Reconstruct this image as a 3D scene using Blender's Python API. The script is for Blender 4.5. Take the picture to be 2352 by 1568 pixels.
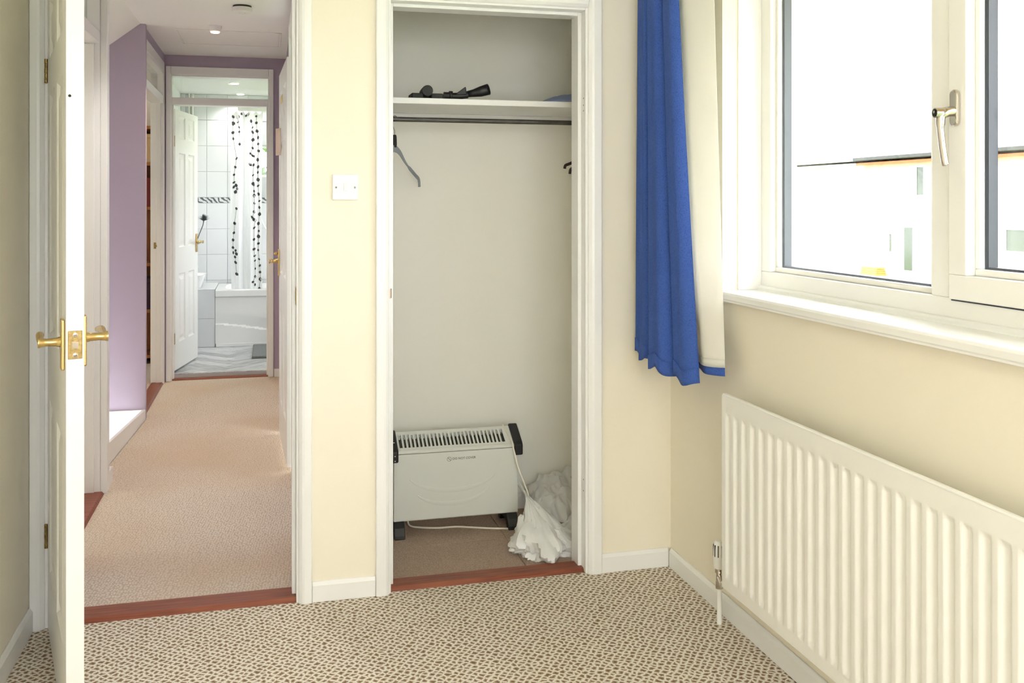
import bpy, bmesh, math, random
from mathutils import Vector, Matrix, noise
random.seed(7)
for o in list(bpy.data.objects): bpy.data.objects.remove(o)
SC = bpy.context.scene
C = SC.collection
R = math.radians

# ------------------------------------------------------------------ camera, world, sun, exposure
cam = bpy.data.cameras.new('camera'); camo = bpy.data.objects.new('camera', cam); C.objects.link(camo)
F_PX, HORIZON, YAW = 2193.0, 462.0, math.atan2(561, 2193)
cam.sensor_fit = 'HORIZONTAL'; cam.sensor_width = 36.0
cam.lens = F_PX / 2352 * 36.0
cam.shift_y = -(784 - HORIZON) / 2352
cam.clip_start = 0.02; cam.clip_end = 400
camo.location = (0, 0, 1.33); camo.rotation_euler = (R(90), 0, -YAW)
SC.camera = camo

world = bpy.data.worlds.new('world'); SC.world = world; world.use_nodes = True
bg = world.node_tree.nodes['Background']
bg.inputs['Color'].default_value = (0.93, 0.97, 1.0, 1)      # bright overcast sky
bg.inputs['Strength'].default_value = 6.0

sun = bpy.data.lights.new('sun', 'SUN'); sun.energy = 7.0; sun.angle = R(3); sun.color = (1, 0.96, 0.9)
suno = bpy.data.objects.new('sun', sun); C.objects.link(suno)
suno.rotation_euler = Vector((0.42, -0.25, -0.87)).to_track_quat('-Z', 'Y').to_euler()
suno.location = (-30, 20, 40)

vs = SC.view_settings
SC.display_settings.display_device = 'sRGB'
vs.view_transform = 'Standard'; vs.look = 'None'; vs.gamma = 1.0; vs.use_curve_mapping = False
vs.exposure = 0.43
SC.cycles.max_bounces = 7; SC.cycles.diffuse_bounces = 5; SC.cycles.glossy_bounces = 3
SC.cycles.transparent_max_bounces = 16; SC.cycles.transmission_bounces = 6
SC.cycles.sample_clamp_indirect = 8.0
SC.cycles.use_denoising = True; SC.cycles.adaptive_threshold = 0.14; SC.cycles.adaptive_min_samples = 16; SC.cycles.use_light_tree = False

def portal(name, loc, rot, w, h):
    l = bpy.data.lights.new(name, 'AREA'); l.shape = 'RECTANGLE'; l.size = w; l.size_y = h
    l.cycles.is_portal = True
    o = bpy.data.objects.new(name, l); C.objects.link(o); o.location = loc; o.rotation_euler = rot
    return o

# ------------------------------------------------------------------ materials
def srgb(r, g, b):
    def f(c):
        c /= 255.0
        return c / 12.92 if c <= 0.04045 else ((c + 0.055) / 1.055) ** 2.4
    return (f(r), f(g), f(b), 1.0)
M = {}
class NT:
    def __init__(s, name):
        m = bpy.data.materials.new(name); m.use_nodes = True
        s.m = m; s.t = m.node_tree; s.b = s.t.nodes['Principled BSDF']; s.out = s.t.nodes['Material Output']
        M[name] = m
    def n(s, typ, **kw):
        x = s.t.nodes.new(typ)
        for k, v in kw.items():
            if k.startswith('i_'): x.inputs[k[2:].replace('_', ' ')].default_value = v
            else: setattr(x, k, v)
        return x
    def l(s, a, b): s.t.links.new(a, b)
    def coords(s, scale=(1, 1, 1), rot=(0, 0, 0)):
        tc = s.n('ShaderNodeTexCoord'); mp = s.n('ShaderNodeMapping')
        mp.inputs['Scale'].default_value = scale; mp.inputs['Rotation'].default_value = rot
        s.l(tc.outputs['Object'], mp.inputs['Vector']); return mp.outputs['Vector']
    def bump(s, height, strength=0.2, dist=0.002):
        b = s.n('ShaderNodeBump'); b.inputs['Strength'].default_value = strength; b.inputs['Distance'].default_value = dist
        s.l(height, b.inputs['Height']); s.l(b.outputs['Normal'], s.b.inputs['Normal']); return b
    def ramp(s, fac, stops):
        r = s.n('ShaderNodeValToRGB'); e = r.color_ramp.elements
        e[0].position, e[0].color = stops[0]; e[1].position, e[1].color = stops[-1]
        for p, c in stops[1:-1]:
            q = e.new(p); q.color = c
        s.l(fac, r.inputs['Fac']); return r.outputs['Color']
    def mix(s, fac, a, b, mode='MIX'):
        x = s.n('ShaderNodeMix', data_type='RGBA', blend_type=mode)
        for sock, v in ((x.inputs[0], fac), (x.inputs[6], a), (x.inputs[7], b)):
            if hasattr(v, 'is_output'): s.l(v, sock)
            else: sock.default_value = v
        return x.outputs[2]
def plain(name, col, rough=0.5, metal=0.0, bump=None, spec=None, var=0.0, vscale=3.0):
    t = NT(name); t.b.inputs['Base Color'].default_value = col
    t.b.inputs['Roughness'].default_value = rough; t.b.inputs['Metallic'].default_value = metal
    if spec is not None: t.b.inputs['Specular IOR Level'].default_value = spec
    if var:
        v = t.coords(); nz = t.n('ShaderNodeTexNoise', i_Scale=vscale, i_Detail=4.0); t.l(v, nz.inputs['Vector'])
        dark = tuple(c * (1 - var) for c in col[:3]) + (1,)
        t.l(t.ramp(nz.outputs['Fac'], [(0.3, dark), (0.7, col)]), t.b.inputs['Base Color'])
    if bump:
        v = t.coords(); nz = t.n('ShaderNodeTexNoise', i_Scale=bump[0], i_Detail=5.0); t.l(v, nz.inputs['Vector'])
        t.bump(nz.outputs['Fac'], bump[1], bump[2])
    return t.m

plain('cream_paint', srgb(242, 235, 217), 0.6, bump=(60, 0.25, 0.0012), spec=0.3)
plain('closet_paint', srgb(243, 241, 232), 0.65, bump=(50, 0.2, 0.0012), spec=0.3)
plain('ceiling_white', srgb(238, 236, 232), 0.8, bump=(120, 0.2, 0.001))
plain('lilac_paint', srgb(180, 166, 184), 0.65, bump=(70, 0.2, 0.001), spec=0.3)
plain('white_gloss', srgb(242, 242, 240), 0.3, bump=(25, 0.12, 0.001), var=0.03)
plain('door_white', srgb(241, 241, 238), 0.32, bump=(90, 0.1, 0.0006))
plain('upvc', srgb(243, 242, 238), 0.28)
plain('gasket', srgb(92, 98, 110), 0.5)
plain('gasket_dark', srgb(38, 44, 62), 0.4)
plain('brass', srgb(216, 188, 128), 0.24, 1.0, var=0.12, vscale=60)
plain('worn_brass', srgb(176, 150, 98), 0.38, 1.0, bump=(220, 0.5, 0.0008), var=0.45, vscale=120)
plain('chrome', srgb(205, 198, 190), 0.12, 1.0)
plain('steel', srgb(150, 148, 142), 0.35, 1.0, var=0.35, vscale=25)
plain('dull_rod', srgb(104, 103, 99), 0.42, 0.6, var=0.35, vscale=18)
plain('black_plastic', srgb(30, 30, 32), 0.42, bump=(200, 0.1, 0.0005))
plain('matte_black', srgb(24, 24, 22), 0.6)
plain('heater_white', srgb(222, 224, 218), 0.34)
plain('heater_dark', srgb(104, 104, 96), 0.6)
plain('print_black', srgb(52, 52, 54), 0.6)
plain('cable_white', srgb(236, 230, 214), 0.4)
plain('switch_white', srgb(238, 236, 234), 0.3)
plain('grey_velvet', srgb(150, 155, 160), 0.7)
plain('brown_black', srgb(46, 38, 32), 0.5)
plain('rad_white', srgb(242, 241, 236), 0.3)
plain('blue_cloth', srgb(150, 165, 205), 0.8, bump=(40, 0.5, 0.003))
plain('paper', srgb(236, 214, 196), 0.8)
plain('paper_yellow', srgb(238, 214, 160), 0.8)
plain('porcelain', srgb(246, 246, 246), 0.12)
plain('tile_white', srgb(226, 228, 230), 0.2, var=0.03, vscale=5)
plain('grout', srgb(200, 202, 204), 0.8)
plain('bath_wall', srgb(232, 234, 236), 0.6)
plain('dried_flower', srgb(70, 78, 80), 0.8)
plain('vase_glaze', srgb(200, 205, 206), 0.25)
plain('grey_mat', srgb(140, 143, 146), 0.95, bump=(260, 1.0, 0.004), var=0.4, vscale=150)
plain('render_wall', srgb(236, 232, 222), 0.85, bump=(8, 0.3, 0.01))
plain('brick_warm', srgb(226, 206, 184), 0.85, var=0.2, vscale=2)
plain('roof_tile', srgb(196, 178, 160), 0.8, var=0.25, vscale=3)
plain('gutter_dark', srgb(44, 46, 42), 0.5)
plain('gutter_orange', srgb(186, 96, 44), 0.6)
plain('timber', srgb(206, 150, 76), 0.6, var=0.3, vscale=9)
plain('far_window', srgb(70, 78, 66), 0.15)
plain('far_window_teal', srgb(150, 172, 168), 0.15)
plain('far_frame', srgb(238, 238, 236), 0.5)
plain('grass', srgb(120, 140, 84), 0.9, var=0.4, vscale=0.6)
plain('leaf_green', srgb(96, 128, 70), 0.8, var=0.4, vscale=2)
plain('asphalt', srgb(170, 168, 164), 0.9)
plain('dark_red_cloth', srgb(112, 40, 40), 0.9)
plain('plum_cloth', srgb(52, 28, 44), 0.9)
plain('tan_card', srgb(200, 170, 124), 0.9)
plain('smoke_white', srgb(232, 228, 226), 0.5)

def wood_mat(name, a, b, scale=(1, 14, 14), rough=0.45):
    t = NT(name); v = t.coords(scale)
    nz = t.n('ShaderNodeTexNoise', i_Scale=6.0, i_Detail=8.0, i_Distortion=0.6); t.l(v, nz.inputs['Vector'])
    t.l(t.ramp(nz.outputs['Fac'], [(0.3, a), (0.72, b)]), t.b.inputs['Base Color'])
    t.b.inputs['Roughness'].default_value = rough; t.bump(nz.outputs['Fac'], 0.2, 0.001)
wood_mat('red_wood', srgb(112, 50, 34), srgb(152, 84, 58))
wood_mat('orange_wood', srgb(130, 74, 34), srgb(184, 116, 60), (10, 10, 1))
def plank_mat():
    t = NT('grey_plank'); v = t.coords((1.6, 16, 1)); oi = t.n('ShaderNodeObjectInfo')
    nz = t.n('ShaderNodeTexNoise', noise_dimensions='4D', i_Scale=5.0, i_Detail=6.0); t.l(v, nz.inputs['Vector'])
    m4 = t.n('ShaderNodeMath', operation='MULTIPLY'); t.l(oi.outputs['Random'], m4.inputs[0]); m4.inputs[1].default_value = 40.0; t.l(m4.outputs[0], nz.inputs['W'])
    s1 = t.n('ShaderNodeMath', operation='MULTIPLY_ADD'); t.l(oi.outputs['Random'], s1.inputs[0]); s1.inputs[1].default_value = 0.28; t.l(nz.outputs['Fac'], s1.inputs[2])
    t.l(t.ramp(s1.outputs[0], [(0.40, srgb(132, 134, 138)), (0.62, srgb(182, 184, 187)), (0.85, srgb(216, 217, 219))]), t.b.inputs['Base Color'])
    t.b.inputs['Roughness'].default_value = 0.42
plank_mat()

def room_carpet():
    t = NT('berber_carpet')
    v = t.coords((54, 54, 54), (0, 0, R(38)))
    wob = t.n('ShaderNodeTexNoise', i_Scale=0.7, i_Detail=2.0); t.l(v, wob.inputs['Vector'])
    add = t.n('ShaderNodeVectorMath', operation='MULTIPLY_ADD'); t.l(wob.outputs['Color'], add.inputs[0])
    add.inputs[1].default_value = (0.9, 0.9, 0); t.l(v, add.inputs[2])
    vo = t.n('ShaderNodeTexVoronoi', voronoi_dimensions='2D', feature='DISTANCE_TO_EDGE', i_Scale=1.0, i_Randomness=0.45); t.l(add.outputs[0], vo.inputs['Vector'])
    fine = t.n('ShaderNodeTexNoise', i_Scale=5.0, i_Detail=3.0, i_Roughness=0.75); t.l(v, fine.inputs['Vector'])
    s1 = t.n('ShaderNodeMath', operation='MULTIPLY_ADD'); t.l(fine.outputs['Fac'], s1.inputs[0]); s1.inputs[1].default_value = 0.62
    t.l(vo.outputs['Distance'], s1.inputs[2])
    sub = t.n('ShaderNodeMath', operation='SUBTRACT'); t.l(s1.outputs[0], sub.inputs[0]); sub.inputs[1].default_value = 0.31
    col = t.ramp(sub.outputs[0], [(0.05, srgb(240, 235, 224)), (0.15, srgb(218, 208, 190)), (0.25, srgb(166, 144, 120)), (0.48, srgb(130, 104, 80))])
    t.l(col, t.b.inputs['Base Color']); t.b.inputs['Roughness'].default_value = 0.95; t.b.inputs['Specular IOR Level'].default_value = 0.1
    t.bump(s1.outputs[0], 0.7, 0.005)
room_carpet()
def hall_carpet():
    t = NT('hall_carpet')
    v = t.coords((100, 70, 80), (0, 0, R(8)))
    vo = t.n('ShaderNodeTexVoronoi', voronoi_dimensions='2D', i_Scale=1.0, i_Randomness=0.6); t.l(v, vo.inputs['Vector'])
    fine = t.n('ShaderNodeTexNoise', i_Scale=2.5, i_Detail=3.0); t.l(v, fine.inputs['Vector'])
    s1 = t.n('ShaderNodeMath', operation='MULTIPLY_ADD'); t.l(fine.outputs['Fac'], s1.inputs[0]); s1.inputs[1].default_value = 0.9
    t.l(vo.outputs['Distance'], s1.inputs[2])
    col = t.ramp(s1.outputs[0], [(0.45, srgb(240, 231, 219)), (1.0, srgb(206, 190, 172))])
    v2 = t.coords(); big = t.n('ShaderNodeTexNoise', i_Scale=1.3, i_Detail=2.0); t.l(v2, big.inputs['Vector'])
    col2 = t.mix(t.ramp(big.outputs['Fac'], [(0.4, (0, 0, 0, 1)), (0.65, (0.5, 0.5, 0.5, 1))]), col, srgb(210, 184, 154))
    t.l(col2, t.b.inputs['Base Color']); t.b.inputs['Roughness'].default_value = 0.95; t.b.inputs['Specular IOR Level'].default_value = 0.1
    t.bump(s1.outputs[0], 0.8, -0.005)
hall_carpet()
def heather(name, a, b, sc):
    t = NT(name); v = t.coords()
    fine = t.n('ShaderNodeTexNoise', i_Scale=sc, i_Detail=2.0, i_Roughness=0.8); t.l(v, fine.inputs['Vector'])
    t.l(t.ramp(fine.outputs['Fac'], [(0.36, a), (0.66, b)]), t.b.inputs['Base Color'])
    t.b.inputs['Roughness'].default_value = 0.95; t.bump(fine.outputs['Fac'], 0.8, 0.003)
heather('carpet_tile', srgb(142, 116, 98), srgb(214, 192, 174), 420)
def curtain_blue():
    t = NT('curtain_blue'); v = t.coords((1, 1, 1))
    ch = t.n('ShaderNodeTexNoise', i_Scale=900, i_Detail=1.0); mp = t.coords((0.35, 0.35, 1.6)); t.l(mp, ch.inputs['Vector'])
    wv = t.n('ShaderNodeTexNoise', i_Scale=700, i_Detail=1.0); mp2 = t.coords((1.8, 1.8, 0.25)); t.l(mp2, wv.inputs['Vector'])
    m = t.n('ShaderNodeMath', operation='ADD'); t.l(ch.outputs['Fac'], m.inputs[0]); t.l(wv.outputs['Fac'], m.inputs[1])
    t.l(t.ramp(m.outputs[0], [(0.70, srgb(28, 54, 128)), (1.30, srgb(60, 94, 174))]), t.b.inputs['Base Color'])
    t.b.inputs['Roughness'].default_value = 0.85; t.b.inputs['Sheen Weight'].default_value = 0.0
    t.bump(m.outputs[0], 0.5, 0.0012)
curtain_blue()
def translucent(name, col, amount, rough=0.5, gloss=0.05, alpha=0.0):
    t = NT(name); t.t.nodes.remove(t.b)
    d = t.n('ShaderNodeBsdfDiffuse', i_Color=col); tr = t.n('ShaderNodeBsdfTranslucent', i_Color=col)
    mx = t.n('ShaderNodeMixShader'); mx.inputs[0].default_value = amount
    t.l(d.outputs[0], mx.inputs[1]); t.l(tr.outputs[0], mx.inputs[2])
    g = t.n('ShaderNodeBsdfGlossy', i_Roughness=rough); mx2 = t.n('ShaderNodeMixShader'); mx2.inputs[0].default_value = gloss
    t.l(mx.outputs[0], mx2.inputs[1]); t.l(g.outputs[0], mx2.inputs[2]); last = mx2.outputs[0]
    if alpha:
        ta = t.n('ShaderNodeBsdfTransparent'); m3 = t.n('ShaderNodeMixShader'); m3.inputs[0].default_value = alpha
        t.l(last, m3.inputs[1]); t.l(ta.outputs[0], m3.inputs[2]); last = m3.outputs[0]
    t.l(last, t.out.inputs['Surface'])
translucent('lining_white', srgb(248, 246, 240), 0.5, gloss=0.0)
translucent('shower_cloth', srgb(246, 247, 248), 0.35, gloss=0.03)
translucent('plastic_film', srgb(252, 252, 249), 0.35, 0.25, 0.08, 0.14)
translucent('plastic_bag', srgb(253, 253, 251), 0.3, 0.3, 0.06, 0.03)
def glass(name, tint=(1, 1, 1, 1), refl=0.06):
    t = NT(name); t.t.nodes.remove(t.b)
    ta = t.n('ShaderNodeBsdfTransparent', i_Color=tint); g = t.n('ShaderNodeBsdfGlossy', i_Roughness=0.02)
    lw = t.n('ShaderNodeLayerWeight', i_Blend=0.5)
    pw = t.n('ShaderNodeMath', operation='POWER'); t.l(lw.outputs['Facing'], pw.inputs[0]); pw.inputs[1].default_value = 4.0
    mu = t.n('ShaderNodeMath', operation='MULTIPLY_ADD'); t.l(pw.outputs[0], mu.inputs[0]); mu.inputs[1].default_value = 0.4; mu.inputs[2].default_value = 0.03
    mx = t.n('ShaderNodeMixShader'); t.l(mu.outputs[0], mx.inputs[0]); t.l(ta.outputs[0], mx.inputs[1]); t.l(g.outputs[0], mx.inputs[2])
    t.l(mx.outputs[0], t.out.inputs['Surface'])
glass('glass')
glass('glass_tint', (0.97, 0.98, 0.98, 1))
def emit(name, col, s):
    t = NT(name); t.b.inputs['Emission Color'].default_value = col; t.b.inputs['Emission Strength'].default_value = s
    t.b.inputs['Base Color'].default_value = (0.8, 0.8, 0.8, 1)
emit('lamp_warm', srgb(255, 226, 180), 9.0)
emit('lamp_bath', srgb(255, 250, 225), 6.0)
def border_mat():
    t = NT('border_tile'); v = t.coords((1, 1, 1))
    w = t.n('ShaderNodeTexWave', wave_type='BANDS', bands_direction='DIAGONAL', i_Scale=13.0, i_Distortion=6.0, i_Detail=2.0); t.l(v, w.inputs['Vector'])
    t.l(t.ramp(w.outputs['Color'], [(0.35, srgb(92, 96, 102)), (0.62, srgb(214, 216, 218))]), t.b.inputs['Base Color'])
    t.b.inputs['Roughness'].default_value = 0.25
border_mat()

# ------------------------------------------------------------------ mesh helpers
class MB:
    def __init__(s): s.v = []; s.f = []
    def add(s, vs, fs):
        o = len(s.v); s.v += [tuple(p) for p in vs]; s.f += [tuple(i + o for i in f) for f in fs]; return s
    def box(s, x0, x1, y0, y1, z0, z1):
        x0, x1 = min(x0, x1), max(x0, x1); y0, y1 = min(y0, y1), max(y0, y1); z0, z1 = min(z0, z1), max(z0, z1)
        return s.add([(x0, y0, z0), (x1, y0, z0), (x1, y1, z0), (x0, y1, z0), (x0, y0, z1), (x1, y0, z1), (x1, y1, z1), (x0, y1, z1)],
                     [(0, 3, 2, 1), (4, 5, 6, 7), (0, 1, 5, 4), (1, 2, 6, 5), (2, 3, 7, 6), (3, 0, 4, 7)])
    def prism(s, poly, axis, a0, a1):
        # poly in the two other axes, in order (x: y,z) (y: x,z) (z: x,y)
        def mk(p, a): return {'x': (a, p[0], p[1]), 'y': (p[0], a, p[1]), 'z': (p[0], p[1], a)}[axis]
        n = len(poly)
        vs = [mk(p, a0) for p in poly] + [mk(p, a1) for p in poly]
        fs = [tuple(range(n)), tuple(range(2 * n - 1, n - 1, -1))] + [(i, i + n, (i + 1) % n + n, (i + 1) % n) for i in range(n)]
        return s.add(vs, fs)
    def tube(s, path, r, n=10, cap=True):
        path = [Vector(p) for p in path]; k = len(path)
        rr = r if isinstance(r, (list, tuple)) else [r] * k
        t0 = (path[1] - path[0]).normalized()
        ref = Vector((0, 0, 1)) if abs(t0.z) < 0.9 else Vector((1, 0, 0))
        u = t0.cross(ref).normalized(); vs = []; fs = []
        for i, p in enumerate(path):
            t = (path[min(i + 1, k - 1)] - path[max(i - 1, 0)]).normalized()
            u = (u - t * u.dot(t)).normalized(); w = t.cross(u)
            for j in range(n):
                a = 2 * math.pi * j / n
                vs.append(p + (u * math.cos(a) + w * math.sin(a)) * rr[i])
        for i in range(k - 1):
            for j in range(n):
                fs.append((i * n + j, i * n + (j + 1) % n, (i + 1) * n + (j + 1) % n, (i + 1) * n + j))
        if cap: fs += [tuple(range(n - 1, -1, -1)), tuple((k - 1) * n + j for j in range(n))]
        return s.add(vs, fs)
    def lathe(s, prof, c, axis='z', n=24):
        # prof: list of (radius, height along axis from c)
        k = len(prof); vs = []; fs = []
        for r, h in prof:
            for j in range(n):
                a = 2 * math.pi * j / n; p, q = r * math.cos(a), r * math.sin(a)
                vs.append({'z': (c[0] + p, c[1] + q, c[2] + h), 'x': (c[0] + h, c[1] + p, c[2] + q), 'y': (c[0] + q, c[1] + h, c[2] + p)}[axis])
        for i in range(k - 1):
            for j in range(n):
                fs.append((i * n + j, i * n + (j + 1) % n, (i + 1) * n + (j + 1) % n, (i + 1) * n + j))
        fs += [tuple(range(n - 1, -1, -1)), tuple((k - 1) * n + j for j in range(n))]
        return s.add(vs, fs)
    def grid(s, fn, nu, nv):
        vs = [fn(i / nu, j / nv) for j in range(nv + 1) for i in range(nu + 1)]
        fs = [(j * (nu + 1) + i, j * (nu + 1) + i + 1, (j + 1) * (nu + 1) + i + 1, (j + 1) * (nu + 1) + i) for j in range(nv) for i in range(nu)]
        return s.add(vs, fs)
    def build(s, name, mat, parent=None, local=False, bevel=0.0, smooth=False, seg=2, solid=0.0, fixn=True):
        off = Vector((0, 0, 0))
        if parent is not None and not local:
            p = parent
            while p is not None: off += p.location; p = p.parent
        me = bpy.data.meshes.new(name); me.from_pydata([tuple(Vector(v) - off) for v in s.v], [], s.f)
        if fixn:
            bm = bmesh.new(); bm.from_mesh(me); bmesh.ops.recalc_face_normals(bm, faces=bm.faces[:]); bm.to_mesh(me); bm.free()
        me.materials.append(M[mat])
        if smooth:
            me.polygons.foreach_set('use_smooth', [True] * len(me.polygons)); me.set_sharp_from_angle(angle=R(40))
        me.update()
        o = bpy.data.objects.new(name, me); C.objects.link(o)
        if parent is not None: o.parent = parent
        if solid:
            m = o.modifiers.new('solid', 'SOLIDIFY'); m.thickness = solid; m.offset = 0
        if bevel:
            m = o.modifiers.new('bevel', 'BEVEL'); m.width = bevel; m.segments = seg; m.limit_method = 'ANGLE'; m.angle_limit = R(35)
        return o
def tag(o, label, cat=None, group=None, kind=None):
    o['label'] = label
    if cat: o['category'] = cat
    if group: o['group'] = group
    if kind: o['kind'] = kind
    return o
def thing(name, label, cat, loc=(0, 0, 0), rz=0.0, group=None, kind=None):
    o = bpy.data.objects.new(name, None); C.objects.link(o); o.location = loc; o.rotation_euler = (0, 0, rz)
    o.empty_display_size = 0.1
    return tag(o, label, cat, group, kind)
def struct(name, mb, mat, label, cat, **kw):
    return tag(mb.build(name, mat, **kw), label, cat, kind='structure')
def copy_tree(o, parent=None):
    c = o.copy(); C.objects.link(c)
    if parent is not None: c.parent = parent
    for ch in list(o.children): copy_tree(ch, c)
    return c
def spline(pts, n):
    # Catmull-Rom through pts (tuples of any length), n samples in all
    k = len(pts); out = []
    for i in range(n):
        t = i / (n - 1) * (k - 1); a = min(int(t), k - 2); f = t - a
        p0, p1, p2, p3 = pts[max(a - 1, 0)], pts[a], pts[a + 1], pts[min(a + 2, k - 1)]
        out.append(tuple(0.5 * (2 * q1 + (q2 - q0) * f + (2 * q0 - 5 * q1 + 4 * q2 - q3) * f * f + (3 * q1 - q0 - 3 * q2 + q3) * f ** 3)
                         for q0, q1, q2, q3 in zip(p0, p1, p2, p3)))
    return out

# ------------------------------------------------------------------ room shell
YB, XR, XL, YR, ZC = 3.24, 1.428, -0.715, -1.35, 2.40          # back wall, right wall, left wall, rear wall, ceiling
struct('floor', MB().box(XL - 0.1, XR + 0.2, YR - 0.1, YB + 0.03, -0.12, 0.0), 'berber_carpet', 'brown and cream looped bedroom carpet floor', 'floor')
struct('ceiling', MB().box(XL - 0.1, XR + 0.3, YR - 0.1, YB + 0.12, ZC, ZC + 0.1), 'ceiling_white', 'white bedroom ceiling above the frame', 'ceiling')
w = MB()
w.box(XL - 0.12, -0.69, YB, YB + 0.12, 0, ZC); w.box(0.118, 0.378, YB, YB + 0.12, 0, ZC); w.box(1.128, XR, YB, YB + 0.12, 0, ZC)
w.box(-0.69, 0.118, YB, YB + 0.12, 2.075, ZC); w.box(0.378, 1.128, YB, YB + 0.12, 2.04, ZC)
struct('wall_back', w, 'cream_paint', 'cream painted wall with the hall doorway and the cupboard opening', 'wall')
WY0, WY1, WZ0, WZ1 = 1.10, 2.83, 1.012, 2.16                   # right window opening
w = MB(); XO = XR + 0.27
w.box(XR, XO, YR - 0.1, YB + 0.9, -0.1, WZ0); w.box(XR, XO, YR - 0.1, YB + 0.9, WZ1, ZC)
w.box(XR, XO, WY1, YB + 0.9, WZ0, WZ1); w.box(XR, XO, YR - 0.1, WY0, WZ0, WZ1)
struct('wall_right', w, 'cream_paint', 'cream painted wall with the window above the radiator', 'wall')
struct('wall_left', MB().box(XL - 0.12, XL, YR - 0.1, YB, 0, ZC), 'cream_paint', 'shaded cream wall behind the open bedroom door', 'wall')
w = MB(); w.box(XL, -0.55, YR - 0.12, YR, 0, ZC); w.box(1.30, XR, YR - 0.12, YR, 0, ZC); w.box(-0.55, 1.30, YR - 0.12, YR, 0, 0.55); w.box(-0.55, 1.30, YR - 0.12, YR, 2.25, ZC)
struct('wall_rear', w, 'cream_paint', 'cream wall behind the viewer with an opening for the added window', 'wall')
w2 = thing('added_rear_window', 'white framed window added out of view behind the viewer for extra daylight', 'window', (0.4, YR - 0.06, 0.75), kind='structure')  # window added out of view to bring in frontal fill daylight
fr = MB(); fr.box(-0.55, 1.30, YR - 0.1, YR - 0.04, 0.55, 0.61); fr.box(-0.55, 1.30, YR - 0.1, YR - 0.04, 2.19, 2.25)
for x in (-0.55, 0.345, 1.24): fr.box(x, x + 0.06, YR - 0.1, YR - 0.04, 0.61, 2.19)
fr.build('window_frame', 'upvc', w2, bevel=0.004)
for x in (-0.49, 0.405): MB().box(x, x + 0.835, YR - 0.075, YR - 0.069, 0.61, 2.19).build('pane', 'glass', w2)
portal('portal_rear', (0.375, YR - 0.05, 1.4), (R(90), 0, 0), 1.85, 1.7)
portal('portal_right', (XR + 0.2, (WY0 + WY1) / 2, 1.59), (0, R(90), 0), 1.15, WY1 - WY0)

# skirting boards: profile with a chamfered top
def skirt_poly(t=0.013, h=0.067): return [(0, 0), (t, 0), (t, h - 0.012), (t * 0.45, h), (0, h)]
def skirt_x(name, label, x0, x1, ywall, sgn=-1, h=0.067, mat='white_gloss'):
    m = MB().prism([(ywall + sgn * p[0], p[1]) for p in skirt_poly(0.013, h)], 'x', x0, x1)
    return struct(name, m, mat, label, 'baseboard', bevel=0.002)
def skirt_y(name, label, y0, y1, xwall, sgn, h=0.067, mat='white_gloss'):
    m = MB().prism([(xwall + sgn * p[0], p[1]) for p in skirt_poly(0.013, h)], 'y', y0, y1)
    return struct(name, m, mat, label, 'baseboard', bevel=0.002)
skirt_x('baseboard_back_middle', 'short white skirting board between the doorway and the cupboard', 0.143, 0.352, YB)
skirt_x('baseboard_back_right', 'white skirting board between the cupboard and the window wall', 1.158, XR - 0.013, YB)
skirt_y('baseboard_right', 'white skirting board running under the radiator', YR, YB - 0.013, XR, -1)
skirt_y('baseboard_left', 'white skirting board behind the open bedroom door', YR, YB - 0.018, XL, 1, 0.075)

# ------------------------------------------------------------------ doorway and cupboard trim in the back wall
def arch_poly(w, t):          # x from inner (0) to outer (w), y towards the room negative; rounded inner edge
    return [(0, 0), (0, -0.006), (0.004, -0.010), (0.012, -t + 0.002), (0.020, -t), (w - 0.003, -t), (w, -t + 0.003), (w, 0)]
def leg(mb, x_in, sgn, wd, z1, t=0.018, y=YB):
    mb.prism([(x_in + sgn * p[0], y + p[1]) for p in arch_poly(wd, t)], 'z', 0, z1)
def head(mb, x0, x1, z, wd, t=0.018, y=YB):
    mb.prism([(y + p[1], z + p[0]) for p in arch_poly(wd, t)], 'x', x0, x1)
t1 = thing('trim_1', 'white painted door frame of the hall doorway', 'door frame', (-0.29, YB, 0), kind='structure')
m = MB(); leg(m, 0.098, 1, 0.044, 2.095); m.build('architrave', 'white_gloss', t1, bevel=0.0015)
m = MB(); leg(m, -0.672, -1, 0.042, 2.095); m.build('architrave', 'white_gloss', t1, bevel=0.0015)
m = MB(); head(m, -0.714, 0.142, 2.05, 0.045); m.build('architrave', 'white_gloss', t1, bevel=0.0015)
MB().box(0.0915, 0.118, YB, YB + 0.12, 0, 2.075).build('jamb', 'white_gloss', t1, bevel=0.002)
MB().box(-0.69, -0.664, YB, YB + 0.12, 0, 2.075).build('jamb', 'white_gloss', t1, bevel=0.002)
MB().box(-0.664, 0.0915, YB, YB + 0.12, 2.045, 2.075).build('frame_head', 'white_gloss', t1, bevel=0.002)
MB().box(0.0785, 0.0915, YB + 0.045, YB + 0.12, 0, 2.045).build('door_stop', 'white_gloss', t1, bevel=0.002)
MB().box(-0.664, -0.651, YB + 0.045, YB + 0.12, 0, 2.045).build('door_stop', 'white_gloss', t1, bevel=0.002)
sp = MB().box(0.0890, 0.0916, YB + 0.008, YB + 0.030, 0.985, 1.045).build('strike_plate', 'worn_brass', t1, bevel=0.001); sp['label'] = 'worn brass strike plate'
MB().box(0.0884, 0.0892, YB + 0.014, YB + 0.024, 1.0, 1.03).build('latch_hole', 'brown_black', sp)

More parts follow.
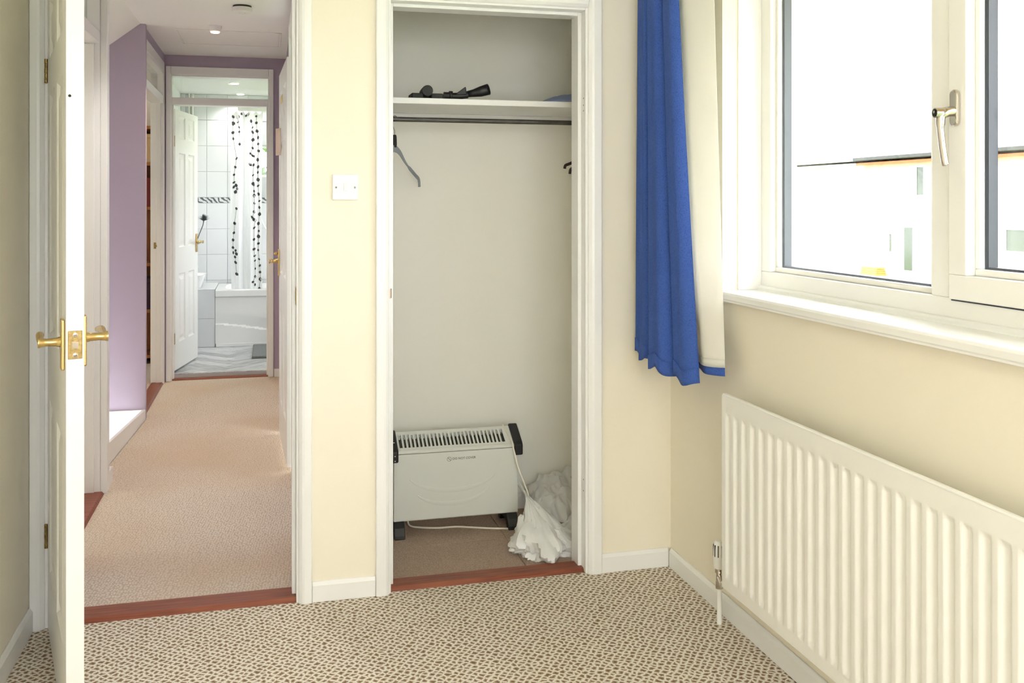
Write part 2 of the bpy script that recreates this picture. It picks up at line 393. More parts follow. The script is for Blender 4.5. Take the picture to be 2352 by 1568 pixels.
t2 = thing('trim_2', 'white painted frame around the open cupboard', 'door frame', (0.75, YB, 0), kind='structure')
m = MB(); leg(m, 0.399, -1, 0.046, 2.066); m.build('architrave', 'white_gloss', t2, bevel=0.0015)
m = MB(); leg(m, 1.108, 1, 0.050, 2.066); m.build('architrave', 'white_gloss', t2, bevel=0.0015)
m = MB(); head(m, 0.3995, 1.1075, 2.02, 0.046); m.build('architrave', 'white_gloss', t2, bevel=0.0015)
MB().box(0.378, 0.405, YB, YB + 0.12, 0, 2.04).build('jamb', 'white_gloss', t2, bevel=0.002)
MB().box(1.100, 1.128, YB, YB + 0.12, 0, 2.04).build('jamb', 'white_gloss', t2, bevel=0.002)
MB().box(0.405, 1.100, YB, YB + 0.12, 2.012, 2.04).build('frame_head', 'white_gloss', t2, bevel=0.002)
MB().box(0.405, 0.418, YB + 0.044, YB + 0.12, 0, 2.012).build('door_stop', 'white_gloss', t2, bevel=0.002)
MB().box(1.086, 1.100, YB + 0.044, YB + 0.12, 0, 2.012).build('door_stop', 'white_gloss', t2, bevel=0.002)
MB().box(0.418, 1.086, YB + 0.044, YB + 0.12, 2.000, 2.012).build('door_stop', 'white_gloss', t2, bevel=0.002)
sp = MB().box(0.3975, 0.4062, YB - 0.001, YB + 0.002, 1.0, 1.032).build('strike_plate', 'paper', t2)
MB().box(0.4045, 0.4062, YB - 0.003, YB + 0.001, 1.002, 1.034).build('latch_hole', 'brown_black', sp)
for z in (1.70, 1.675, 1.655, 0.33, 0.29):
    MB().lathe([(0.0025, 0), (0.0025, 0.0012)], (1.0995, YB + 0.022, z), 'x', 8).build('screw_hole', 'brown_black', t2)

def strip(name, label, x0, x1, y0, y1, h=0.014):
    m = MB().prism([(y0, 0), (y0 + 0.012, h), (y1 - 0.006, h), (y1, 0.004), (y1, -0.01), (y0, -0.01)], 'x', x0, x1)
    return struct(name, m, 'red_wood', label, 'threshold', bevel=0.002)
strip('trim_3', 'dark red wooden threshold strip of the hall doorway', -0.664, 0.0915, YB + 0.004, YB + 0.112)
strip('trim_4', 'reddish wooden threshold strip of the cupboard', 0.405, 1.100, YB + 0.012, YB + 0.098)

# ------------------------------------------------------------------ panel doors
def make_leaf(parent, W, H, T, z0, label=None):
    xs = [(0.105, W / 2 - 0.045), (W / 2 + 0.045, W - 0.105)]
    zs = [(z0 + 0.20, z0 + 0.72), (z0 + 0.92, z0 + 1.64), (z0 + 1.75, z0 + 1.92)]
    m = MB()
    gx = [0, xs[0][0], xs[0][1], xs[1][0], xs[1][1], W]; gz = [z0, zs[0][0], zs[0][1], zs[1][0], zs[1][1], zs[2][0], zs[2][1], z0 + H]
    for i in range(5):
        for j in range(7):
            if i in (1, 3) and j in (1, 3, 5): continue
            for y in (0, T):
                q = [(gx[i], y, gz[j]), (gx[i + 1], y, gz[j]), (gx[i + 1], y, gz[j + 1]), (gx[i], y, gz[j + 1])]
                m.add(q, [(0, 1, 2, 3) if y == 0 else (3, 2, 1, 0)])
    m.add([(0, 0, z0), (0, T, z0), (0, T, z0 + H), (0, 0, z0 + H)], [(3, 2, 1, 0)]); m.add([(W, 0, z0), (W, T, z0), (W, T, z0 + H), (W, 0, z0 + H)], [(0, 1, 2, 3)])
    m.add([(0, 0, z0), (W, 0, z0), (W, T, z0), (0, T, z0)], [(0, 3, 2, 1)]); m.add([(0, 0, z0 + H), (W, 0, z0 + H), (W, T, z0 + H), (0, T, z0 + H)], [(0, 1, 2, 3)])
    lf = m.build('door_leaf', 'door_white', parent, local=True, fixn=False)
    for (xa, xb) in xs:
        for (za, zb) in zs:
            for side in (0, 1):
                p = MB(); rings = [(0, 0), (0.010, 0.008), (0.022, 0.010), (0.050, 0.002), (0.056, 0.002)]
                vs = []; fs = []
                for ins, d in rings:
                    y = d if side == 0 else T - d
                    vs += [(xa + ins, y, za + ins), (xb - ins, y, za + ins), (xb - ins, y, zb - ins), (xa + ins, y, zb - ins)]
                for k in range(len(rings) - 1):
                    for q in range(4):
                        f = (k * 4 + q, k * 4 + (q + 1) % 4, k * 4 + 4 + (q + 1) % 4, k * 4 + 4 + q); fs.append(f if side == 0 else f[::-1])
                k = len(rings) - 1; f = (k * 4, k * 4 + 1, k * 4 + 2, k * 4 + 3); fs.append(f if side == 0 else f[::-1])
                p.add(vs, fs).build('door_panel', 'door_white', lf, local=True, fixn=False)
    return lf
def make_handle(parent, x, z, y_face, out, dirx, mat='brass', plate_h=0.125):
    # out = -1 / +1 along local y; lever runs along dirx
    h = MB()
    hw = 0.019; t = 0.009
    h.box(x - hw, x + hw, y_face, y_face + out * t, z - plate_h * 0.55, z + plate_h * 0.45)
    bp = h.build('handle_plate', mat, parent, local=True, bevel=0.003)
    y0 = y_face + out * t
    MB().lathe([(0.013, 0), (0.012, 0.005), (0.0105, 0.009), (0.0095, 0.03), (0.011, 0.043), (0.0125, 0.046), (0.0125, 0.05)], (x, y0, z), 'y', 20).build('lever_neck', mat, bp, local=True, smooth=True) if out > 0 else \
    MB().lathe([(0.013, 0), (0.012, -0.005), (0.0105, -0.009), (0.0095, -0.03), (0.011, -0.043), (0.0125, -0.046), (0.0125, -0.05)], (x, y0, z), 'y', 20).build('lever_neck', mat, bp, local=True, smooth=True)
    pts = spline([(x - dirx * 0.004, y0 + out * 0.041, z), (x + dirx * 0.03, y0 + out * 0.043, z + 0.002), (x + dirx * 0.07, y0 + out * 0.043, z + 0.010), (x + dirx * 0.105, y0 + out * 0.040, z + 0.006), (x + dirx * 0.115, y0 + out * 0.034, z + 0.004)], 18)
    MB().tube(pts, [0.008] * 4 + [0.0085] * 10 + [0.008, 0.0075, 0.007, 0.005], 12).build('lever', mat, bp, local=True, smooth=True)
    return bp
def hinge(parent, x, y, z, local=True, hh=0.075, mat='worn_brass', leafdir=(1, 0)):
    m = MB(); n = 5
    for i in range(n):
        r = 0.0055 if i % 2 == 0 else 0.0050
        m.lathe([(r, 0), (r, hh / n - 0.001)], (x, y, z - hh / 2 + i * hh / n), 'z', 10)
    hb = m.build('hinge', mat, parent, local=local, smooth=True)
    return hb

d1 = thing('door_1', 'open white six panel bedroom door in the left foreground, brass levers', 'door', (-0.6625, 3.232, 0), -R(75.4), kind='structure')
W1 = 0.757
lf1 = make_leaf(d1, W1, 2.03, 0.04, 0.012)
make_handle(d1, W1 - 0.052, 0.985, 0.0, -1, -1); make_handle(d1, W1 - 0.052, 0.992, 0.04, 1, -1)
lp = MB().box(W1 - 0.001, W1 + 0.0022, 0.004, 0.036, 0.948, 1.016).build('latch_plate', 'worn_brass', d1, local=True, bevel=0.001)
MB().prism([(0.013, 0.0), (0.027, 0.0), (0.027, 0.008), (0.013, 0.004)], 'z', 0.974, 0.990).build('latch_bolt', 'chrome', lp, local=True)
b = lp.children[0]; b.data.transform(Matrix(((0, 1, 0, W1 + 0.002), (1, 0, 0, 0), (0, 0, 1, 0), (0, 0, 0, 1)))); b.data.flip_normals()
for z in (0.957, 1.006):
    s = MB().lathe([(0.0062, 0), (0.0062, 0.0012), (0.0045, 0.002)], (W1 + 0.002, 0.02, z), 'x', 16).build('screw', 'chrome', lp, local=True, smooth=True)
    MB().box(W1 + 0.0036, W1 + 0.0044, 0.0165, 0.0235, z - 0.0008, z + 0.0008).build('screw_slot', 'brown_black', lp, local=True)
MB().lathe([(0.0035, 0), (0.0035, 0.001)], (W1, 0.008, 1.585), 'x', 10).build('bolt_hole', 'matte_black', d1, local=True)
for z in (1.735, 0.29): hinge(d1, -0.002, -0.004, z)

# ------------------------------------------------------------------ light switch
sw = thing('light_switch', 'white square light switch on the cream wall between the two openings', 'light switch', (0.2515, YB, 1.377))
pl = MB().box(0.2085, 0.2945, YB - 0.009, YB, 1.334, 1.420).build('switch_plate', 'switch_white', sw, bevel=0.003)
MB().prism([(YB - 0.009, 1.364), (YB - 0.015, 1.364), (YB - 0.0105, 1.390), (YB - 0.009, 1.390)], 'x', 0.2460, 0.2575).build('rocker', 'switch_white', sw, bevel=0.0008)
for x in (0.221, 0.283):
    MB().lathe([(0.0034, 0), (0.0034, -0.0011), (0.0022, -0.0016)], (x, YB - 0.009, 1.376), 'y', 14).build('screw', 'steel', sw, smooth=True)

# ------------------------------------------------------------------ added ceiling lamp, out of view, evening out the bedroom light
pd = thing('added_fill_lamp', 'white globe pendant lamp added above the frame to fill the bedroom with light', 'lamp', (0.36, 0.45, ZC))
MB().tube([(0.36, 0.45, ZC), (0.36, 0.45, 2.22)], 0.004, 8).build('flex', 'cable_white', pd, smooth=True)
MB().lathe([(0.05, 0), (0.05, -0.02), (0.03, -0.03)], (0.36, 0.45, ZC), 'z', 24).build('ceiling_rose', 'switch_white', pd, smooth=True)
MB().lathe([(0.02, 0.07), (0.06, 0.05), (0.085, 0.0), (0.06, -0.05), (0.02, -0.07)], (0.36, 0.45, 2.15), 'z', 28).build('globe', 'lamp_warm', pd, smooth=True)
pl_ = bpy.data.lights.new('added_fill_light', 'POINT'); pl_.energy = 10; pl_.color = (1, 0.97, 0.93); pl_.shadow_soft_size = 0.1
plo = bpy.data.objects.new('added_fill_light', pl_); C.objects.link(plo); plo.parent = pd; plo.location = (0, 0, -0.36)

# ------------------------------------------------------------------ cupboard interior
YC = 4.0
struct('wall_closet_back', MB().box(0.30, XR, YC, YC + 0.08, 0, 2.4), 'closet_paint', 'plain white back wall of the cupboard', 'wall')
struct('wall_closet_left', MB().box(0.26, 0.34, YB + 0.12, YC, 0, 2.4), 'closet_paint', 'white left side wall inside the cupboard', 'wall')
struct('wall_closet_right', MB().box(1.39, XR, YB + 0.12, YC, 0, 2.4), 'closet_paint', 'white right side wall inside the cupboard', 'wall')
struct('ceiling_closet', MB().box(0.26, XR, YB + 0.12, YC + 0.08, 2.4, 2.46), 'ceiling_white', 'white ceiling inside the cupboard', 'ceiling')
fc = struct('floor_closet', MB().box(0.26, XR, YB + 0.03, YC + 0.02, -0.12, -0.004), 'grout', 'cupboard floor under the brown carpet tiles', 'floor')
for (a, b_) in ((0.34, 0.424), (0.426, 0.910), (0.912, 1.388)):
    for (c_, d_) in ((YB + 0.098, 3.648), (3.650, YC)):
        MB().box(a, b_, c_, d_, -0.003, 0.003).build('carpet_tile', 'carpet_tile', fc, bevel=0.0015)
skirt_x('baseboard_closet_back', 'white skirting board at the back of the cupboard', 0.34, 1.39, YC)
sh = thing('closet_shelf', 'white painted shelf across the top of the cupboard', 'shelf', (0.865, 3.79, 1.698))
MB().box(0.341, 1.389, 3.58, 3.999, 1.698, 1.7205).build('shelf_board', 'white_gloss', sh, bevel=0.002)
MB().box(0.341, 1.389, 3.978, 3.999, 1.668, 1.698).build('batten', 'white_gloss', sh, bevel=0.002)
for x in (0.341, 1.371): MB().box(x, x + 0.018, 3.60, 3.978, 1.660, 1.698).build('batten', 'white_gloss', sh, bevel=0.002)
rod = thing('hanging_rail', 'dull grey metal clothes rail under the cupboard shelf', 'clothes rail', (0.865, 3.78, 1.655))
MB().tube([(0.343, 3.78, 1.655), (1.387, 3.78, 1.655)], 0.0098, 20).build('tube', 'dull_rod', rod, smooth=True)
for x in (0.341, 1.383): MB().lathe([(0.02, 0), (0.02, 0.006)], (x, 3.78, 1.655), 'x', 20).build('end_socket', 'steel', rod, smooth=True)

# hangers: built around the point on the rail, arms along local x
def make_hanger(name, label, loc, rz, mat, span, drop, thick, group):
    t = thing(name, label, 'clothes hanger', loc, rz, group)
    r = 0.0098 + 0.0022
    pts = [(0, 0, -0.028 - 0.055), (0, 0, -0.030)]
    for i in range(13):
        a = R(-90 + i * 21); pts.append((math.sin(0) , r * 1.0 * math.cos(a) * 1.0, 0.0 + r * math.sin(a)))
    # hook lies in the plane across the rail
    hook = [(0, 0, -0.085), (0, 0.0, -0.045), (0, 0.010, -0.026)] + [(0, (r + 0.001) * math.cos(R(a)), (r + 0.001) * math.sin(R(a))) for a in range(-50, 205, 16)]
    MB().tube(hook, 0.0016, 8).build('hook', 'chrome', t, local=True, smooth=True)
    MB().lathe([(0.006, -0.062), (0.008, -0.07), (0.009, -0.10), (0.0075, -0.112)], (0, 0, 0), 'z', 14).build('hook_sleeve', 'matte_black' if mat == 'grey_velvet' else mat, t, local=True, smooth=True)
    for sx in (-1, 1):
        p = spline([(0, 0, -0.115), (sx * span * 0.2, 0, -0.125 - drop * 0.05), (sx * span * 0.45, 0.0, -0.125 - drop * 0.42), (sx * span * 0.82, 0, -0.125 - drop * 0.80), (sx * span * 0.97, 0, -0.125 - drop * 0.95), (sx * span, 0, -0.125 - drop * 1.22)], 26)
        m = MB(); k = len(p); vs = []; fs = []
        for i, q in enumerate(p):
            f = i / (k - 1); hh = thick * (1.9 - 1.5 * min(1, f * 2.2)) if f < 0.45 else thick * 0.95
            ww = 0.006
            a = Vector(p[min(i + 1, k - 1)]) - Vector(p[max(i - 1, 0)]); a.normalize(); nrm = Vector((-a.z, 0, a.x)) * sx
            for (cu, cv) in ((1, 0.55), (0.55, 1), (-0.55, 1), (-1, 0.55), (-1, -0.55), (-0.55, -1), (0.55, -1), (1, -0.55)):
                c = Vector(q) + nrm * (hh * 0.5 * cu) + Vector((0, ww * 0.5 * cv, 0)); vs.append(c)
        n = 8
        for i in range(k - 1):
            for j in range(n): fs.append((i * n + j, i * n + (j + 1) % n, (i + 1) * n + (j + 1) % n, (i + 1) * n + j))
        fs += [tuple(range(n - 1, -1, -1)), tuple((k - 1) * n + j for j in range(n))]
        m.add(vs, fs).build('arm', mat, t, local=True, smooth=True)
    return t
make_hanger('clothes_hanger', 'grey plastic clothes hanger at the left end of the rail', (0.487, 3.78, 1.655), R(52), 'grey_velvet', 0.20, 0.115, 0.016, 'clothes hangers in the cupboard')
make_hanger('clothes_hanger', 'black clothes hanger behind the grey one, mostly hidden by the frame', (0.452, 3.78, 1.655), R(88), 'matte_black', 0.19, 0.10, 0.013, 'clothes hangers in the cupboard')
make_hanger('clothes_hanger', 'dark brown hanger tip furthest left at the right end of the rail', (1.322, 3.78, 1.655), R(128), 'brown_black', 0.15, 0.050, 0.013, 'clothes hangers in the cupboard')
make_hanger('clothes_hanger', 'dark brown hanger tip nearest the right cupboard frame', (1.336, 3.78, 1.655), R(125), 'brown_black', 0.145, 0.068, 0.013, 'clothes hangers in the cupboard')

# things on the shelf
ZS = 1.7205
ft = thing('vacuum_floor_tool', 'black vacuum floor tool with a round neck lying on the shelf', 'vacuum tool', (0.592, 3.64, ZS))
MB().box(0.530, 0.575, 3.61, 3.70, ZS, ZS + 0.022).build('foot_bar', 'matte_black', ft, bevel=0.004)
MB().box(0.605, 0.652, 3.61, 3.70, ZS, ZS + 0.022).build('foot_bar', 'matte_black', ft, bevel=0.004)
MB().lathe([(0.016, 0.0), (0.0205, 0.0), (0.0212, 0.01), (0.020, 0.05), (0.017, 0.10)], (0.590, 3.60, ZS + 0.031), 'y', 28).build('neck', 'matte_black', ft, smooth=True)
MB().box(0.570, 0.610, 3.66, 3.69, ZS, ZS + 0.026).build('bridge', 'matte_black', ft, bevel=0.004)
vn = thing('vacuum_nozzle', 'black vacuum hose end with open tube lying on the shelf', 'vacuum nozzle', (0.74, 3.63, ZS))
MB().tube([(0.748, 3.63, ZS + 0.024), (0.775, 3.628, ZS + 0.029), (0.800, 3.622, ZS + 0.035), (0.829, 3.606, ZS + 0.043)], [0.011, 0.014, 0.019, 0.021], 24, cap=False).build('flared_tube', 'black_plastic', vn, smooth=True, solid=0.002)
MB().tube([(0.822, 3.609, ZS + 0.041), (0.824, 3.608, ZS + 0.0415)], [0.019, 0.019], 20).build('tube_throat', 'matte_black', vn)
MB().tube([(0.657, 3.63, ZS + 0.016), (0.678, 3.63, ZS + 0.016), (0.680, 3.63, ZS + 0.017), (0.688, 3.63, ZS + 0.017), (0.690, 3.63, ZS + 0.015), (0.72, 3.63, ZS + 0.017), (0.75, 3.63, ZS + 0.022)], [0.0145, 0.0145, 0.018, 0.018, 0.013, 0.013, 0.014], 20).build('collar', 'black_plastic', vn, smooth=True)
MB().prism([(0.700, ZS + 0.022), (0.722, ZS + 0.038), (0.740, ZS + 0.052), (0.742, ZS + 0.044), (0.744, ZS + 0.02), (0.71, ZS + 0.018)], 'y', 3.612, 3.642).build('trigger_fin', 'black_plastic', vn, bevel=0.003)
bc = thing('folded_cloth', 'pale blue folded cloth at the right end of the shelf', 'cloth', (1.19, 3.70, ZS))
def clothf(u, v):
    x = 1.06 + 0.30 * u; y = 3.61 + 0.2 * v
    e = max(0.0, 1 - (2 * u - 1.25) ** 2 * 0.62) * max(0, 1 - (2 * v - 1) ** 2)
    return (x, y, ZS + 0.001 + 0.046 * (e ** 0.8 if e > 0 else 0) + 0.004 * noise.noise(Vector((x * 40, y * 30, 1))) * (1 if e > 0.05 else 0))
MB().grid(clothf, 28, 16).build('cloth_fold', 'blue_cloth', bc, smooth=True, solid=0.001)

# ------------------------------------------------------------------ convector heater
HX0, HX1, HY, HD = 0.478, 0.992, 3.765, 0.105
he = thing('convector_heater', 'white convector heater with black end caps and feet in the cupboard', 'heater', ((HX0 + HX1) / 2, HY + 0.05, 0.003))
zb, zf, zt = 0.062, 0.333, 0.394
m = MB().prism([(HY, zb + 0.004), (HY + 0.004, zb), (HY + HD, zb), (HY + HD, zt - 0.014), (HY + HD - 0.012, zt - 0.014), (HY + HD - 0.012, zb + 0.02), (HY + 0.012, zb + 0.02), (HY + 0.012, zf - 0.006), (HY, zf - 0.006)], 'x', HX0 + 0.004, HX1 - 0.004)
m.build('body', 'heater_white', he, bevel=0.002)
# front lip above the seam line, then the sloping grille made of bars
m = MB().prism([(HY - 0.001, zf - 0.004), (HY - 0.001, zf + 0.003), (HY + 0.002, zf + 0.008), (HY + 0.014, zf + 0.012), (HY + 0.014, zf - 0.004)], 'x', HX0 + 0.004, HX1 - 0.004)
m.build('front_lip', 'heater_white', he, bevel=0.002)
ya, za_, yb_, zb_ = HY + 0.012, zf + 0.011, HY + HD - 0.004, zt
def slope(mb, x0, x1, t0, t1, th=0.004):
    p = lambda t: (ya + (yb_ - ya) * t, za_ + (zb_ - za_) * t)
    a, b_ = p(t0), p(t1); mb.prism([a, b_, (b_[0], b_[1] - th), (a[0], a[1] - th)], 'x', x0, x1)
m = MB(); slope(m, HX0 + 0.004, HX1 - 0.004, 0, 0.10); slope(m, HX0 + 0.004, HX1 - 0.004, 0.84, 1.0)
m.prism([(yb_, zt), (HY + HD, zt - 0.004), (HY + HD, zt - 0.03), (yb_, zt - 0.03)], 'x', HX0 + 0.004, HX1 - 0.004)
nsl = 27; gx0, gx1 = HX0 + 0.030, HX1 - 0.052; pit = (gx1 - gx0) / nsl
slope(m, HX0 + 0.004, gx0, 0.10, 0.84); slope(m, gx1, HX1 - 0.004, 0.10, 0.84)
for i in range(1, nsl): slope(m, gx0 + i * pit - pit * 0.23, gx0 + i * pit + pit * 0.23, 0.10, 0.84)
gr = m.build('grille', 'heater_white', he); gr['label'] = 'sloping slotted top grille'
m = MB().prism([(ya + 0.004, za_ - 0.022), (yb_ - 0.008, zb_ - 0.03), (yb_ - 0.008, zb_ - 0.05), (ya + 0.004, za_ - 0.05)], 'x', HX0 + 0.01, HX1 - 0.01)
m.build('inner_tray', 'heater_dark', he)
m = MB()
for i in range(44):
    x = HX0 + 0.02 + i * 0.011
    m.tube([(x, ya + 0.01, za_ - 0.018), (x + 0.012, yb_ - 0.012, zb_ - 0.024)], 0.0018, 6)
hc = m.build('heating_coil', 'steel', he); hc['kind'] = 'stuff'
prof = [(HY - 0.008, 0.297), (HY - 0.008, zf + 0.006), (HY + 0.004, zf + 0.018), (HY + HD - 0.010, zt + 0.010), (HY + HD + 0.006, zt + 0.006), (HY + HD + 0.006, 0.297)]
for (x0, x1) in ((HX0 - 0.018, HX0 + 0.022), (HX1 - 0.020, HX1 + 0.016)):
    MB().prism(prof, 'x', x0, x1).build('end_cap', 'black_plastic', he, bevel=0.006, seg=3)
for z in (0.306, 0.325): MB().lathe([(0.0022, 0), (0.0022, -0.001)], (HX0 + 0.008, HY - 0.008, z), 'y', 8).build('end_cap_mark', 'switch_white', he)
MB().lathe([(0.0035, 0), (0.0035, 0.001)], (HX0 + 0.008, HY + 0.03, zf + 0.036), 'z', 10).build('end_cap_mark', 'switch_white', he)
for (x0, x1) in ((HX0 + 0.002, HX0 + 0.045), (HX1 - 0.052, HX1 - 0.008)):
    fp = [(HY + 0.002, zb + 0.002), (HY - 0.020, 0.044), (HY - 0.034, 0.018), (HY - 0.036, 0.0035), (HY - 0.004, 0.0035), (HY + 0.012, 0.026), (HY + 0.03, 0.032), (HY + 0.08, 0.032), (HY + 0.10, 0.026), (HY + 0.115, 0.0035), (HY + 0.147, 0.0035), (HY + 0.145, 0.018), (HY + 0.125, 0.044), (HY + 0.103, zb + 0.002)]
    MB().prism(fp, 'x', x0, x1).build('foot', 'black_plastic', he, bevel=0.003)
def ridge(pts, r, name, mat):
    MB().tube(pts, r, 6).build(name, mat, he, smooth=True)
for (cx_, cz_, ra, rb, a0, a1) in ((0.72, 0.262, 0.19, 0.088, 200, 338), (0.715, 0.196, 0.155, 0.075, 205, 345)):
    m = MB(); n = 40
    def arcf(u, v):
        a = R(a0 + (a1 - a0) * u); w_ = (v - 0.5) * 0.022 * math.sin(math.pi * u) ** 0.6
        return (cx_ + (ra + w_) * math.cos(a), HY - 0.0008 * math.sin(math.pi * v) + 0.0001, cz_ + (rb + w_) * math.sin(a))
    m.grid(arcf, n, 6).build('embossed_arc', 'heater_white', he, smooth=True)
# printed warning
ring = MB()
def ringf(u, v): a = 2 * math.pi * u; r_ = 0.0078 + 0.0011 * v; return (0.704 + r_ * math.cos(a), HY - 0.0004, 0.298 + r_ * math.sin(a))
ring.grid(ringf, 36, 1)
c45 = math.cos(R(45)); q = 0.00055
ring.add([(0.704 - 0.0082 * c45 - q, HY - 0.0004, 0.298 + 0.0082 * c45 - q), (0.704 + 0.0082 * c45 - q, HY - 0.0004, 0.298 - 0.0082 * c45 - q), (0.704 + 0.0082 * c45 + q, HY - 0.0004, 0.298 - 0.0082 * c45 + q), (0.704 - 0.0082 * c45 + q, HY - 0.0004, 0.298 + 0.0082 * c45 + q)], [(0, 1, 2, 3)])
ring.build('warning_symbol', 'print_black', he)
def text_mesh(name, body, size, loc, rot, mat, parent, bold=0.0):
    cu = bpy.data.curves.new(name, 'FONT'); cu.body = body; cu.size = size; cu.align_x = 'LEFT'; cu.align_y = 'CENTER'; cu.offset = bold
    o = bpy.data.objects.new(name, cu); C.objects.link(o)
    me = bpy.data.meshes.new_from_object(o); bpy.data.objects.remove(o)
    me.materials.append(M[mat])
    me.transform(Matrix.Translation(Vector(loc)) @ rot.to_matrix().to_4x4())
    off = Vector(parent.location); me.transform(Matrix.Translation(-off))
    t = bpy.data.objects.new(name, me); C.objects.link(t); t.parent = parent
    return t
from mathutils import Euler
text_mesh('warning_lettering', 'DO NOT COVER', 0.0125, (0.7175, HY - 0.0005, 0.2985), Euler((R(90), 0, 0)), 'print_black', he)
# mains cable: draped over the front from the top, down to the bag, and along the floor
pts = spline([(HX1 - 0.042, HY + HD, zt + 0.004), (HX1 - 0.034, HY + 0.06, zf + 0.042), (HX1 - 0.028, HY + 0.006, zf + 0.018), (HX1 - 0.024, HY - 0.008, zf - 0.01), (HX1 - 0.010, HY - 0.035, 0.25), (HX1 + 0.006, HY - 0.06, 0.20), (HX1 + 0.012, HY - 0.10, 0.165), (HX1 + 0.018, HY - 0.13, 0.12)], 40)
MB().tube(pts, 0.0034, 8).build('power_cable', 'cable_white', he, smooth=True)
pts = spline([(0.556, 3.90, 0.05), (0.560, 3.885, 0.008), (0.60, 3.845, 0.0072), (0.67, 3.822, 0.0072), (0.742, 3.818, 0.0072), (0.80, 3.795, 0.0072), (0.87, 3.765, 0.0072), (0.96, 3.735, 0.0072), (1.0, 3.71, 0.0072)], 50)
MB().tube(pts, 0.0038, 8).build('power_cable', 'cable_white', he, smooth=True)
pts = spline([(0.99, 3.92, 0.19), (1.01, 3.90, 0.15), (1.04, 3.86, 0.11), (1.07, 3.82, 0.06)], 14)
MB().tube(pts, 0.0032, 8).build('power_cable', 'cable_white', he, smooth=True)

# ------------------------------------------------------------------ plastic bag and film
def fold(p, s): return abs(noise.noise(Vector((p[0] * s, p[1] * s, p[2] * s))))
def crumple(name, label, cat, base, rad, peak, mat, seed, amp, n=72, extra=None):
    t = thing(name, label, cat, base)
    m = MB(); vs = []; nu, nv = n, n // 2
    for j in range(nv + 1):
        ph = math.pi * j / nv
        for i in range(nu):
            th = 2 * math.pi * i / nu
            d = Vector((math.sin(ph) * math.cos(th), math.sin(ph) * math.sin(th), math.cos(ph)))
            q = d * 2.2 + Vector((seed, seed * 1.7, seed * 0.3))
            k = 1 + amp * (noise.noise(q) * 0.9) + amp * 0.9 * (0.5 - abs(noise.noise(q * 2.1))) + amp * 0.26 * (0.4 - abs(noise.noise(q * 4.7))) + amp * 0.22 * (0.4 - abs(noise.noise(q * 10)))
            k += 0.06 * amp * math.sin(7 * th + 4 * noise.noise(q)) * math.sin(ph) + 0.5 * amp * noise.noise(q * 0.9 + Vector((7, 1, 3)))
            x, y, z = d.x * rad[0] * k, d.y * rad[1] * k, d.z * rad[2] * k
            if z > 0:
                f = (z / rad[2]); s = max(0.12, 1 - 0.80 * min(f, 1.1) ** 1.25)
                x = x * s + peak[0] * f ** 1.6; y = y * s + peak[1] * f ** 1.6; z = z * peak[2]
            vs.append((base[0] + x, base[1] + y, max(base[2] + 0.002 + 0.004 * fold((x, y, z), 30), base[2] + rad[2] * 0.62 + z)))
    fs = []
    for j in range(nv):
        for i in range(nu): fs.append((j * nu + i, j * nu + (i + 1) % nu, (j + 1) * nu + (i + 1) % nu, (j + 1) * nu + i))
    m.add(vs, fs).build('bag_film', mat, t, smooth=True)
    if extra: extra(t)
    return t
def bag_extra(t):
    def flap(u, v):
        x = 1.055 + 0.055 * u + 0.012 * v; y = 3.44 + 0.02 * v - 0.01 * u
        z = 0.085 - 0.055 * u - 0.055 * v + 0.004 * math.sin(u * 9 + v * 5)
        return (x - 0.004, y - 0.045 + 0.02 * u * v, max(z, 0.008) + 0.005)
    MB().grid(flap, 14, 12).build('bag_handle_flap', 'plastic_bag', t, smooth=True)
crumple('plastic_bag', 'crumpled white plastic bag on the cupboard floor by the right frame', 'plastic bag', (1.010, 3.470, 0.003), (0.100, 0.100, 0.066), (-0.030, 0.08, 2.0), 'plastic_bag', 5.6, 0.5, extra=bag_extra)
def sheet(name, label, cat, mat, path, amp, seed, loc):
    t = thing(name, label, cat, loc)
    rows = path
    def fn(u, v):
        a = spline(rows, 41)[int(round(v * 40))] if False else rows_s[int(round(v * 40))]
        x0, y0, z0, wx, hz = a
        x = x0 + wx * (u - 0.5); bulge = max(0.0, 1 - (2 * u - 1) ** 2) ** 0.7
        p = Vector((x * 9 + seed, y0 * 9, z0 * 7 + u * 2))
        z = z0 + hz * bulge + amp * (0.35 - abs(noise.noise(p * 1.3))) + amp * 0.5 * (0.35 - abs(noise.noise(p * 3.1)))
        y = y0 + amp * 0.8 * noise.noise(p * 1.7 + Vector((4, 4, 4)))
        return (min(x, 1.375), min(y, 3.975), max(z, 0.006))
    rows_s = spline(rows, 41)
    MB().grid(fn, 56, 40).build('film_sheet', mat, t, smooth=True)
    return t
sheet('plastic_film', 'heap of clear plastic film piled behind the white bag', 'plastic film', 'plastic_film', [(1.20, 3.66, 0.0, 0.26, 0.04), (1.20, 3.69, 0.035, 0.28, 0.07), (1.205, 3.76, 0.06, 0.30, 0.075), (1.21, 3.84, 0.08, 0.30, 0.075), (1.21, 3.92, 0.09, 0.30, 0.07), (1.20, 3.96, 0.03, 0.30, 0.03)], 0.06, 2.0, (1.2, 3.8, 0.003))
crumple('plastic_film', 'crumpled roll of clear plastic film beside the right frame', 'plastic film', (1.185, 3.56, 0.003), (0.075, 0.075, 0.055), (0.03, 0.05, 1.5), 'plastic_film', 9.4, 0.45)

